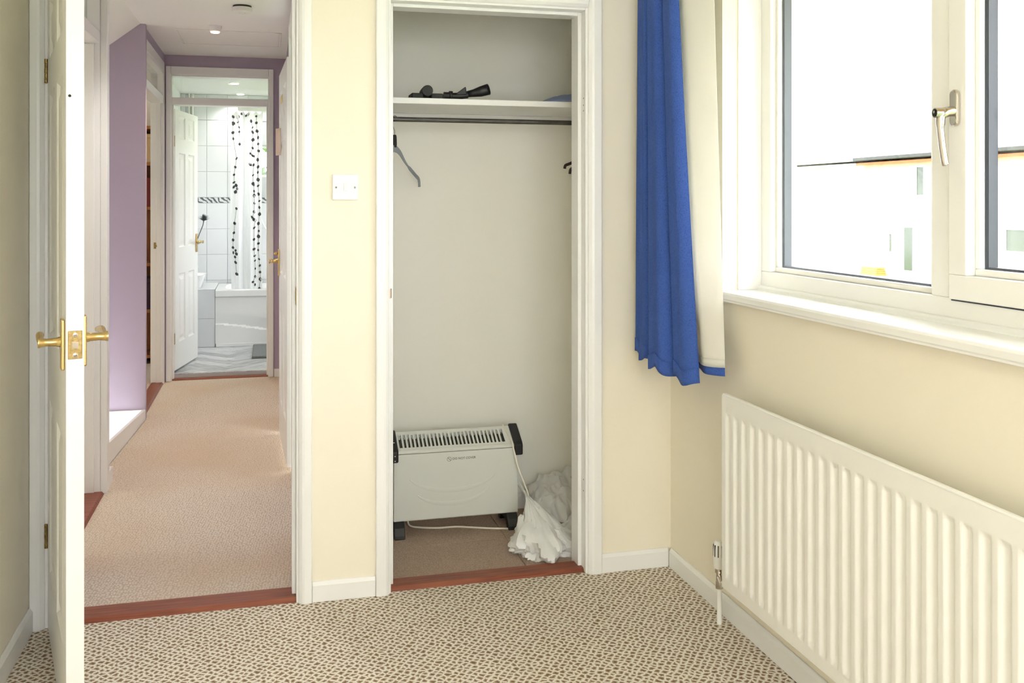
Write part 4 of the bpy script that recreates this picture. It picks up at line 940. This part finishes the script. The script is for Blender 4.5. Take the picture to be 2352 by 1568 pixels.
# ------------------------------------------------------------------ bathroom
BY1, BX0, BX1, BZ, BC = 9.55, -0.80, 1.05, 0.04, 2.35
w = MB(); w.box(-0.826, BX0, HYE + 0.1, BY1 + 0.08, 0, BC); struct('wall_bath_left', w, 'bath_wall', 'white left wall of the bathroom', 'wall')
w = MB(); w.box(BX1, BX1 + 0.1, HYE + 0.1, 7.8, 0, BC); w.box(BX1, BX1 + 0.1, 9.1, BY1, 0, BC); w.box(BX1, BX1 + 0.1, 7.8, 9.1, 0, 1.0); w.box(BX1, BX1 + 0.1, 7.8, 9.1, 2.1, BC)
struct('wall_bath_right', w, 'bath_wall', 'white right wall of the bathroom with an unseen window opening added for light', 'wall')
portal('portal_bath', (BX1 + 0.05, 8.45, 1.55), (0, R(90), 0), 1.1, 1.3)  # right wall opening is added, out of view, to brighten the bathroom
w = MB(); w.box(0.215, BX1 + 0.1, HYE + 0.02, HYE + 0.1, 0, BC)
struct('wall_bath_near', w, 'bath_wall', 'white wall beside the inside of the bathroom door', 'wall')
struct('ceiling_bath', MB().box(BX0, BX1 + 0.1, HYE + 0.1, BY1 + 0.1, BC, BC + 0.06), 'ceiling_white', 'white bathroom ceiling', 'ceiling')
WBX0, WBX1, WBZ0, WBZ1 = -0.078, 0.62, 1.562, 1.872
w = MB(); w.box(BX0, WBX0, BY1, BY1 + 0.1, 0, BC); w.box(WBX1, BX1 + 0.1, BY1, BY1 + 0.1, 0, BC); w.box(WBX0, WBX1, BY1, BY1 + 0.1, 0, WBZ0); w.box(WBX0, WBX1, BY1, BY1 + 0.1, WBZ1, BC)
wbf = struct('wall_bath_far', w, 'grout', 'white tiled far wall of the bathroom', 'wall')
w3 = thing('window_3', 'small high bathroom window behind the shower curtain', 'window', (0.27, BY1 + 0.05, WBZ0), kind='structure')
m = MB(); m.box(WBX0, WBX1, BY1 + 0.03, BY1 + 0.08, WBZ0, WBZ0 + 0.025); m.box(WBX0, WBX1, BY1 + 0.03, BY1 + 0.08, WBZ1 - 0.025, WBZ1); m.box(WBX0, WBX0 + 0.02, BY1 + 0.03, BY1 + 0.08, WBZ0, WBZ1); m.box(WBX1 - 0.02, WBX1, BY1 + 0.03, BY1 + 0.08, WBZ0, WBZ1)
m.build('window_frame', 'upvc', w3, bevel=0.003)
MB().box(WBX0 + 0.02, WBX1 - 0.02, BY1 + 0.05, BY1 + 0.055, WBZ0 + 0.025, WBZ1 - 0.025).build('pane', 'glass', w3)
# wall tiles
tw, th_ = 0.190, 0.2455
j0 = -0.564 - 3 * tw
rows_z = [(1.313 - (i + 1) * th_, 1.313 - i * th_) for i in range(4)] + [(1.367 + i * th_, min(1.367 + (i + 1) * th_, BC)) for i in range(4)]
tile_me = {}
def tile(x0, x1, z0, z1, name, mat):
    if x1 - x0 < 0.01 or z1 - z0 < 0.01: return
    key = (round(x1 - x0, 4), round(z1 - z0, 4), mat)
    g = 0.0014
    if key not in tile_me:
        o = MB().box(g, x1 - x0 - g, -0.007, 0.0, g, z1 - z0 - g).build(name, mat, None, local=True, bevel=0.0015)
        tile_me[key] = o
    else:
        o = tile_me[key].copy(); C.objects.link(o)
    o.parent = wbf; o.location = (x0, BY1, z0)
for c_ in range(8):
    xa, xb = max(j0 + c_ * tw, BX0), j0 + (c_ + 1) * tw
    if xb - xa < 0.02: continue
    for (z0, z1) in rows_z:
        z0 = max(z0, 0.36)
        if xb > WBX0 and z1 > WBZ0 and z0 < WBZ1:
            tile(xa, min(xb, WBX0), z0, z1, 'tile', 'tile_white') if xa < WBX0 else None
            continue
        tile(xa, xb, z0, z1, 'tile', 'tile_white')
    tile(xa, xb, 1.313, 1.367, 'border_tile', 'border_tile')
# herringbone floor planks
fb = struct('floor_bath', MB().box(BX0, BX1 + 0.1, HYE + 0.07, BY1, -0.1, BZ - 0.004), 'grout', 'grey herringbone plank floor of the bathroom', 'floor')
PL, PW = 0.42, 0.105
def clip(poly, ax, lim, keep_hi):
    out = []
    for p, q_ in zip(poly, poly[1:] + poly[:1]):
        ip, iq = ((p[ax] >= lim) == keep_hi), ((q_[ax] >= lim) == keep_hi)
        if ip: out.append(p)
        if ip != iq:
            f = (lim - p[ax]) / (q_[ax] - p[ax]); out.append((p[0] + (q_[0] - p[0]) * f, p[1] + (q_[1] - p[1]) * f))
    return out
A45 = R(45)
for i in range(-16, 30):
    for j in range(-6, 10):
        for k in (0, 1):
            # herringbone lattice, turned 45 degrees
            if k == 0: cx_, cy_, hx, hy2 = i * PW + j * PL + PL / 2, i * PW - j * PL + PW / 2, PL / 2, PW / 2
            else: cx_, cy_, hx, hy2 = i * PW + j * PL + PL + PW / 2, i * PW - j * PL + PW - PL / 2, PW / 2, PL / 2
            hx -= 0.001; hy2 -= 0.001
            poly = [(cx_ - hx, cy_ - hy2), (cx_ + hx, cy_ - hy2), (cx_ + hx, cy_ + hy2), (cx_ - hx, cy_ + hy2)]
            poly = [(x * math.cos(A45) - y * math.sin(A45) - 0.25, x * math.sin(A45) + y * math.cos(A45) + 7.4) for x, y in poly]
            for ax, lim, hi in ((1, HYE + 0.072, True), (1, 8.85, False), (0, -0.80, True), (0, 0.30, False)):
                if poly: poly = clip(poly, ax, lim, hi)
            if len(poly) < 3: continue
            area = abs(sum(p[0] * q_[1] - q_[0] * p[1] for p, q_ in zip(poly, poly[1:] + poly[:1]))) / 2
            if area < 0.0006: continue
            c0 = (sum(p[0] for p in poly) / len(poly), sum(p[1] for p in poly) / len(poly)); ang = A45 + (R(90) if k else 0)
            loc_ = [((p[0] - c0[0]) * math.cos(-ang) - (p[1] - c0[1]) * math.sin(-ang), (p[0] - c0[0]) * math.sin(-ang) + (p[1] - c0[1]) * math.cos(-ang)) for p in poly]
            o = MB().prism(loc_, 'z', -0.004, 0.0).build('floor_plank', 'grey_plank', fb, local=True)
            o.location = (c0[0], c0[1], BZ + 0.0002 * ((i + j * 3 + k) % 5)); o.rotation_euler = (0, 0, ang)
# bath with panel, tiled boxing at its end
bt = thing('bathtub', 'white bathtub with a grooved front panel behind the open bathroom door', 'bathtub', (0.4, 9.15, BZ))
BXA, BXB, BYF = -0.450, 1.04, 8.83
m = MB()   # rim and bowl
def bowl(u, v):
    a = 2 * math.pi * u; sx = (BXB - BXA) / 2 - 0.075; sy = (BY1 - BYF) / 2 - 0.06
    ca, sa2 = math.cos(a), math.sin(a)
    sgn = lambda q: (1 if q >= 0 else -1)
    r_ = 1 - 0.22 * v
    ex = 0.35
    return ((BXA + BXB) / 2 + sgn(ca) * abs(ca) ** ex * sx * r_, (BYF + BY1 - 0.03) / 2 + sgn(sa2) * abs(sa2) ** ex * sy * r_, 0.545 - 0.38 * v)
m.grid(bowl, 64, 8)
m.add([bowl(i / 64, 1) for i in range(64)], [tuple(range(64))])
m.build('bowl', 'porcelain', bt, smooth=True)
m = MB(); n = 64; inn = [bowl(i / n, 0) for i in range(n)]; out_ = []
for (x, y, z) in inn:
    cx_, cy_ = (BXA + BXB) / 2, (BYF + BY1 - 0.03) / 2; dx, dy = x - cx_, y - cy_
    k = min(((BXB - BXA) / 2) / abs(dx) if abs(dx) > 1e-6 else 9e9, ((BY1 - 0.03 - BYF) / 2) / abs(dy) if abs(dy) > 1e-6 else 9e9)
    out_.append((cx_ + dx * k, cy_ + dy * k, 0.545))
m.add(inn + out_, [(i, (i + 1) % n, n + (i + 1) % n, n + i) for i in range(n)])
m.build('rim', 'porcelain', bt)
MB().box(BXA, BXB, BYF - 0.012, BYF + 0.02, 0.482, 0.544).build('rim_lip', 'porcelain', bt, bevel=0.008, seg=3)
m = MB()
def gz(x): return 0.246 - 0.115 * ((x - BXA) / 0.45) * 0.55 if x < 0 else 0.18
def panelf(u, v):
    x = BXA + (BXB - BXA) * u; z = 0.07 + 0.41 * v; g = 0.246 - 0.062 * min(1.0, ((x - BXA) / 0.43)) ** 1.3
    d = z - g; dep = 0.012 * max(0, min(1, 1 - d / 0.10)) if d > 0 else 0.0
    if d <= 0: dep = -0.004
    return (x, BYF + 0.004 + dep, z)
m.grid(panelf, 40, 44).build('front_panel', 'porcelain', bt, smooth=True)
MB().box(BXA + 0.005, BXB, BYF - 0.004, BYF + 0.015, BZ + 0.001, 0.07).build('plinth', 'porcelain', bt, bevel=0.003)
bx = thing('bath_boxing', 'white tiled boxing at the left end of the bathtub', 'boxing', (-0.63, 9.1, BZ))
MB().box(BX0 + 0.001, BXA - 0.003, BYF + 0.012, BY1 - 0.009, BZ + 0.001, 0.545).build('box_core', 'grout', bx)
for (z0, z1) in ((BZ + 0.002, 0.293), (0.295, 0.546)):
    for k in range(4):
        xb = BXA - 0.003 - k * 0.19
        if xb - BX0 > 0.02: MB().box(max(xb - 0.189, BX0 + 0.002), xb, BYF + 0.005, BYF + 0.013, z0, z1).build('tile', 'tile_white', bx, bevel=0.0015)
MB().box(BX0 + 0.001, BXA - 0.003, BYF + 0.004, BY1 - 0.009, 0.5465, 0.553).build('top_slab', 'tile_white', bx, bevel=0.002)
wbs = thing('washbasin', 'corner of a white washbasin behind the bathroom door', 'washbasin', (-0.668, 9.0, 0.553))
def bas(u, v):
    a = 2 * math.pi * u; k = 0.68 + 0.32 * v; ex = 0.4
    s = lambda q: (1 if q >= 0 else -1) * abs(q) ** ex
    return (-0.668 + s(math.cos(a)) * 0.128 * k, 9.05 + s(math.sin(a)) * 0.19 * k, 0.5535 + 0.118 * v)
m = MB().grid(bas, 48, 8); m.add([bas(i / 48, 0) for i in range(48)], [tuple(range(48))]); m.build('basin_side', 'porcelain', wbs, smooth=True)
def bas2(u, v):
    a = 2 * math.pi * u; k = 1.0 - 0.45 * v; ex = 0.4
    s = lambda q: (1 if q >= 0 else -1) * abs(q) ** ex
    zz_ = 0.6715 - (0.085 * max(0, (v - 0.15)) / 0.85 if v > 0.15 else 0)
    return (-0.668 + s(math.cos(a)) * 0.128 * k, 9.05 + s(math.sin(a)) * 0.19 * k, zz_)
m = MB().grid(bas2, 48, 10); m.add([bas2(i / 48, 1) for i in range(48)], [tuple(range(48))]); m.build('basin_bowl', 'porcelain', wbs, smooth=True)
# dried flowers in a vase on the boxing
vf = thing('flower_vase', 'grey dried flowers in a vase half hidden by the bathroom door', 'flower vase', (-0.66, 9.40, 0.553))
MB().lathe([(0.035, 0.0), (0.042, 0.03), (0.036, 0.12), (0.022, 0.17), (0.026, 0.19)], (-0.66, 9.40, 0.5535), 'z', 24).build('vase', 'vase_glaze', vf, smooth=True)
for (hx, hyy, hz, rr, nb) in ((-0.585, 9.42, 1.165, 0.062, 170), (-0.640, 9.41, 0.945, 0.035, 60)):
    MB().tube(spline([(-0.66, 9.40, 0.72), (-0.645, 9.40, (0.72 + hz) / 2), (hx - 0.006, hyy, hz - 0.06), (hx, hyy, hz)], 16), [0.004] * 12 + [0.005, 0.006, 0.008, 0.009], 7).build('stem', 'dried_flower', vf, smooth=True)
    m = MB(); rnd = random.Random(3)
    for k in range(nb):
        th = rnd.uniform(0, 2 * math.pi); ph = rnd.uniform(0.0, 1.35); L = rr * rnd.uniform(0.6, 1.1)
        dv = Vector((math.sin(ph) * math.cos(th), math.sin(ph) * math.sin(th), math.cos(ph)))
        sd = dv.cross(Vector((0.3, 0.2, 0.9))).normalized() * 0.0022
        a = Vector((hx, hyy, hz - 0.02)); b_ = a + dv * L
        m.add([a - sd, a + sd, b_ + sd * 0.6, b_ - sd * 0.6], [(0, 1, 2, 3)])
    fo = m.build('flower_head', 'dried_flower', vf, fixn=False)
# shower curtain with printed vines
scn = thing('shower_curtain', 'white shower curtain printed with black leafy vines', 'shower curtain', (-0.18, 8.93, 0.53))
def scy(x, z):
    k = (x + 0.33) / 0.30
    y = 8.93 + 0.014 * math.sin(k * 17 + 0.25 * math.sin(z * 3)) + 0.006 * math.sin(k * 39 + z)
    g = abs(x + 0.205 + 0.006 * math.sin(z * 2.5)); 
    return y + 0.05 * math.exp(-(g / 0.012) ** 2)
def scf(u, v):
    z = 2.128 - (2.128 - 0.53) * v - 0.012 * math.sin(u * 30) * (1 - v)
    x0 = -0.322 + 0.006 * math.sin(z * 4); x1 = -0.048 + 0.004 * math.sin(z * 3 + 1)
    x = x0 + (x1 - x0) * u
    return (x, scy(x, z), z)
MB().grid(scf, 110, 40).build('cloth', 'shower_cloth', scn, smooth=True)
LEAVES = [(-0.301, 2.089), (-0.299, 2.032), (-0.304, 2.018), (-0.304, 1.946), (-0.3, 1.892), (-0.272, 1.714), (-0.283, 1.637), (-0.294, 1.568), (-0.295, 1.499), (-0.296, 1.458), (-0.281, 1.414), (-0.275, 1.472), (-0.266, 1.442), (-0.259, 2.085), (-0.259, 2.041), (-0.249, 1.994), (-0.248, 1.953), (-0.245, 1.842), (-0.229, 2.116), (-0.19, 2.103), (-0.175, 2.113), (-0.145, 2.051), (-0.133, 1.994), (-0.132, 1.952), (-0.129, 1.883), (-0.132, 1.809), (-0.151, 1.759), (-0.132, 1.74), (-0.119, 1.735), (-0.152, 1.66), (-0.124, 1.657), (-0.128, 1.565), (-0.129, 1.489), (-0.122, 1.475), (-0.119, 1.42), (-0.119, 1.382), (-0.101, 2.098), (-0.1, 2.038), (-0.094, 1.964), (-0.085, 1.906), (-0.084, 1.848), (-0.08, 1.785), (-0.088, 1.705), (-0.085, 1.641), (-0.087, 1.591), (-0.085, 1.525), (-0.085, 1.47), (-0.081, 1.398), (-0.273, 1.264), (-0.289, 1.131), (-0.295, 1.046), (-0.302, 0.982), (-0.303, 0.914), (-0.3, 0.868), (-0.28, 0.887), (-0.273, 0.857), (-0.285, 0.829), (-0.28, 0.78), (-0.27, 0.676), (-0.118, 1.381), (-0.116, 1.312), (-0.12, 1.234), (-0.136, 1.185), (-0.123, 1.166), (-0.111, 1.159), (-0.118, 1.091), (-0.12, 0.986), (-0.12, 0.898), (-0.114, 0.838), (-0.112, 0.794), (-0.109, 0.722), (-0.11, 0.65), (-0.13, 0.602), (-0.111, 0.577), (-0.079, 1.39), (-0.074, 1.332), (-0.074, 1.274), (-0.072, 1.213), (-0.082, 1.129), (-0.079, 1.061), (-0.081, 1.012), (-0.082, 0.948), (-0.084, 0.888), (-0.076, 0.806), (-0.07, 0.748), (-0.068, 0.689), (-0.065, 0.625), (-0.074, 0.542)]
m = MB(); rnd = random.Random(5)
for (x, z) in LEAVES:
    L = rnd.uniform(0.012, 0.020); wl = L * rnd.uniform(0.45, 0.8); a = rnd.uniform(-0.9, 0.9) + (math.pi / 2)
    pts_ = [(-L, 0), (-L * 0.3, wl), (L * 0.5, wl * 0.8), (L, 0), (L * 0.5, -wl * 0.8), (-L * 0.3, -wl)]
    vs = []
    for (p, q_) in pts_:
        xx = x + p * math.cos(a) - q_ * math.sin(a); zz2 = z + p * math.sin(a) + q_ * math.cos(a)
        vs.append((xx, scy(xx, zz2) - 0.0025, zz2))
    m.add(vs, [(0, 1, 2, 3, 4, 5)])
for strand in ((0, 13), (48, 59), (13, 18), (21, 36), (59, 74), (36, 48), (74, 88)):
    pts_ = sorted(LEAVES[strand[0]:strand[1]], key=lambda p: -p[1]); k = 0
    for (p, q_) in zip(pts_, pts_[1:]):
        if abs(p[0] - q_[0]) > 0.03: continue
        w_ = 0.0012
        m.add([(p[0] - w_, scy(p[0], p[1]) - 0.002, p[1]), (p[0] + w_, scy(p[0], p[1]) - 0.002, p[1]), (q_[0] + w_, scy(q_[0], q_[1]) - 0.002, q_[1]), (q_[0] - w_, scy(q_[0], q_[1]) - 0.002, q_[1])], [(0, 1, 2, 3)])
lp_ = m.build('leaf_print', 'print_black', scn, fixn=False); lp_['kind'] = 'stuff'
rl = thing('shower_rail', 'white shower rail across the top of the bathroom', 'shower rail', (0.3, 9.0, 2.2))
MB().box(-0.262, BX1 - 0.001, 8.955, 9.0, 2.145, 2.20).build('rail', 'upvc', rl, bevel=0.012, seg=3)
for k in range(7):
    x = -0.245 + k * 0.032
    MB().tube([(x, 8.975, 2.15), (x, 8.95, 2.125)], 0.002, 6).build('curtain_hook', 'upvc', rl)
so = thing('shower_hose', 'white shower hose hanging beside the shower curtain', 'shower hose', (-0.03, 9.5, 1.1))
MB().tube(spline([(-0.085, 9.52, 1.42), (-0.078, 9.50, 1.27), (-0.060, 9.50, 1.16), (-0.020, 9.50, 1.07), (0.05, 9.50, 1.02), (0.13, 9.52, 1.10), (0.16, 9.53, 1.3)], 36), 0.0085, 10).build('hose', 'upvc', so, smooth=True)
MB().box(-0.11, -0.06, 9.50, 9.5425, 1.40, 1.45).build('hose_bracket', 'upvc', so, bevel=0.004)
MB().tube([(0.16, 9.53, 1.30), (0.16, 9.5425, 1.30)], 0.025, 16).build('wall_outlet', 'chrome', so)
mt = thing('bath_mat', 'grey pile bath mat on the bathroom floor in front of the bathtub', 'bath mat', (0.2, 8.45, BZ))
MB().box(-0.125, 0.55, 8.10, 8.78, BZ + 0.002, BZ + 0.022).build('mat_pile', 'grey_mat', mt, bevel=0.008, seg=3)
MB().box(-0.128, 0.553, 8.094, 8.102, BZ + 0.002, BZ + 0.010).build('mat_edge', 'heater_dark', mt, bevel=0.002)
pp = thing('heating_pipes', 'pair of white pipes in the bathroom corner under the ceiling', 'pipes', (-0.70, 9.5, 1.6))
for x in (-0.722, -0.690): MB().tube([(x, 9.525, 1.6), (x, 9.525, BC)], 0.011, 12).build('pipe', 'upvc', pp, smooth=True)
MB().box(-0.738, -0.674, 9.52, 9.5425, 2.26, 2.28).build('pipe_clip', 'upvc', pp, bevel=0.002)
for (x, y, lb) in ((-0.277, 8.56, 'nearer lit downlight on the bathroom ceiling'), (-0.25, 9.40, 'farther lit downlight on the bathroom ceiling')):
    t = thing('bathroom_downlight', lb, 'downlight', (x, y, BC), group='bathroom downlights')
    MB().lathe([(0.045, 0), (0.045, -0.004), (0.036, -0.007)], (x, y, BC), 'z', 24).build('bezel', 'upvc', t, smooth=True)
    MB().lathe([(0.034, -0.0072), (0.034, -0.010), (0.03, -0.012)], (x, y, BC), 'z', 24).build('lamp_face', 'lamp_bath', t, smooth=True)
    lamp('downlight_beam', (x, y, BC - 0.02), 17, (1, 0.97, 0.92), t)

# ------------------------------------------------------------------ outside: houses across the street
struct('ground', MB().box(XO, 80, -40, 90, -2.8, -2.7), 'grass', 'grass and street outside the window', 'ground')
struct('trim_15', MB().box(XO, 2.02, -3, 9, 2.125, 2.30), 'timber', 'timber eaves board of the house outside the window', 'eaves')
struct('roof_cover', MB().box(-3.4, XO, -1.5, 9.8, 2.52, 2.62), 'gasket', 'roof deck above all the rooms', 'roof')
def house(name, label, y0, y1, gut, wins, doors, wallmat, extra=None):
    t = thing(name, label, 'house', (24, (y0 + y1) / 2, -2.7))
    MB().box(24.0, 32.0, y0, y1, -2.7, 3.0).build('wall', wallmat, t)
    rf_ = MB().prism([(23.6, 3.0), (28, 6.2), (32.4, 3.0), (32.4, 2.9), (28, 6.0), (23.6, 2.9)], 'y', y0, y1).build('roof', 'roof_tile', t)
    MB().box(23.45, 23.6, y0, y1, 2.98, 3.12).build('gutter', gut, t, bevel=0.02)
    MB().box(23.6, 23.66, y0, y1, 2.80, 2.98).build('fascia', 'gutter_orange' if gut == 'gutter_dark' else 'far_frame', t)
    for (a, b_, c_, d_, mt_) in wins:
        fr_ = MB(); e = 0.07
        fr_.box(23.94, 24.0, a, b_, c_, c_ + e); fr_.box(23.94, 24.0, a, b_, d_ - e, d_); fr_.box(23.94, 24.0, a, a + e, c_ + e, d_ - e); fr_.box(23.94, 24.0, b_ - e, b_, c_ + e, d_ - e)
        fo = fr_.build('window', 'far_frame', t)
        MB().box(23.97, 23.985, a + e, b_ - e, c_ + e, d_ - e).build('pane', mt_, fo)
    for (a, b_, c_, d_) in doors:
        do = MB().box(23.95, 24.0, a, b_, c_, d_).build('house_door', 'far_frame', t)
        MB().box(23.94, 23.95, a + 0.06, b_ - 0.06, c_ + 0.06, d_ - 0.06).build('door_glass', 'far_window', do)
    if extra: extra(t)
    return t
house('terraced_house', 'pale rendered house across the street seen through the left pane', 34.8, 50.0, 'far_frame',
      [(37.6, 39.15, 2.0, 2.78, 'far_window_teal'), (38.2, 39.2, -1.02, 0.36, 'far_window_teal'), (36.4, 38.0, -0.98, 0.40, 'far_window_teal'), (42.5, 44.5, -1.0, 0.4, 'far_window_teal'), (42.5, 44.5, 1.7, 2.75, 'far_window_teal')], [], 'render_wall')
def dp(t):
    MB().tube([(23.9, 27.5, 2.95), (23.9, 27.5, -2.6)], 0.06, 8).build('downpipe', 'gutter_dark', t)
    MB().box(23.8, 23.98, 27.38, 27.62, 1.05, 1.25).build('pipe_bracket', 'gutter_dark', t)
house('terraced_house', 'house across the street with a dark gutter and downpipe', 18.0, 34.8, 'gutter_dark',
      [(32.85, 33.15, -0.75, 0.1, 'far_window'), (25.2, 26.95, -0.40, 0.45, 'far_window'), (30.95, 31.5, 1.5, 2.7, 'far_window'), (21.0, 23.0, 1.5, 2.7, 'far_window')], [(31.62, 32.22, -1.40, 0.38)], 'brick_warm', dp)
ps = thing('plank_stack', 'stack of orange timber planks by the house across the street', 'planks', (23.6, 33.7, -2.7))
MB().box(23.4, 23.9, 33.1, 34.25, -2.7, -1.64).build('trestle', 'render_wall', ps)
for k in range(4): MB().box(23.4 + 0.02 * k, 23.85, 33.12 + 0.03 * k, 34.22, -1.64 + k * 0.082, -1.565 + k * 0.082).build('plank', 'timber', ps, bevel=0.01)
def shrub(label, c, r, seed):
    t = thing('garden_shrub', label, 'shrub', (c[0], c[1], -2.7), group='shrubs in the gardens outside')
    MB().tube([(c[0], c[1], -2.7), (c[0], c[1], c[2])], [0.08, 0.05], 6).build('stem', 'timber', t)
    rnd = random.Random(seed); m = MB()
    for k in range(900):
        dv = Vector((rnd.gauss(0, 1), rnd.gauss(0, 1), rnd.gauss(0, 1))).normalized() * r * rnd.uniform(0.55, 1.0)
        a = Vector(c) + dv; u_ = Vector((rnd.gauss(0, 1), rnd.gauss(0, 1), rnd.gauss(0, 1))).normalized(); v_ = u_.cross(Vector((0.3, 0.5, 0.8))).normalized(); L = r * 0.09
        m.add([a - u_ * L, a + v_ * L * 0.5, a + u_ * L, a - v_ * L * 0.5], [(0, 1, 2, 3)])
    f_ = m.build('foliage', 'leaf_green', t, fixn=False); f_['kind'] = 'stuff'
shrub('leafy shrub in the garden beyond the bathroom window', (0.9, 12.6, 1.0), 1.5, 11)
struct('ground_rear', MB().box(-30, XO, 9.9, 40, -2.8, -2.7), 'grass', 'garden lawn beyond the bathroom', 'ground')
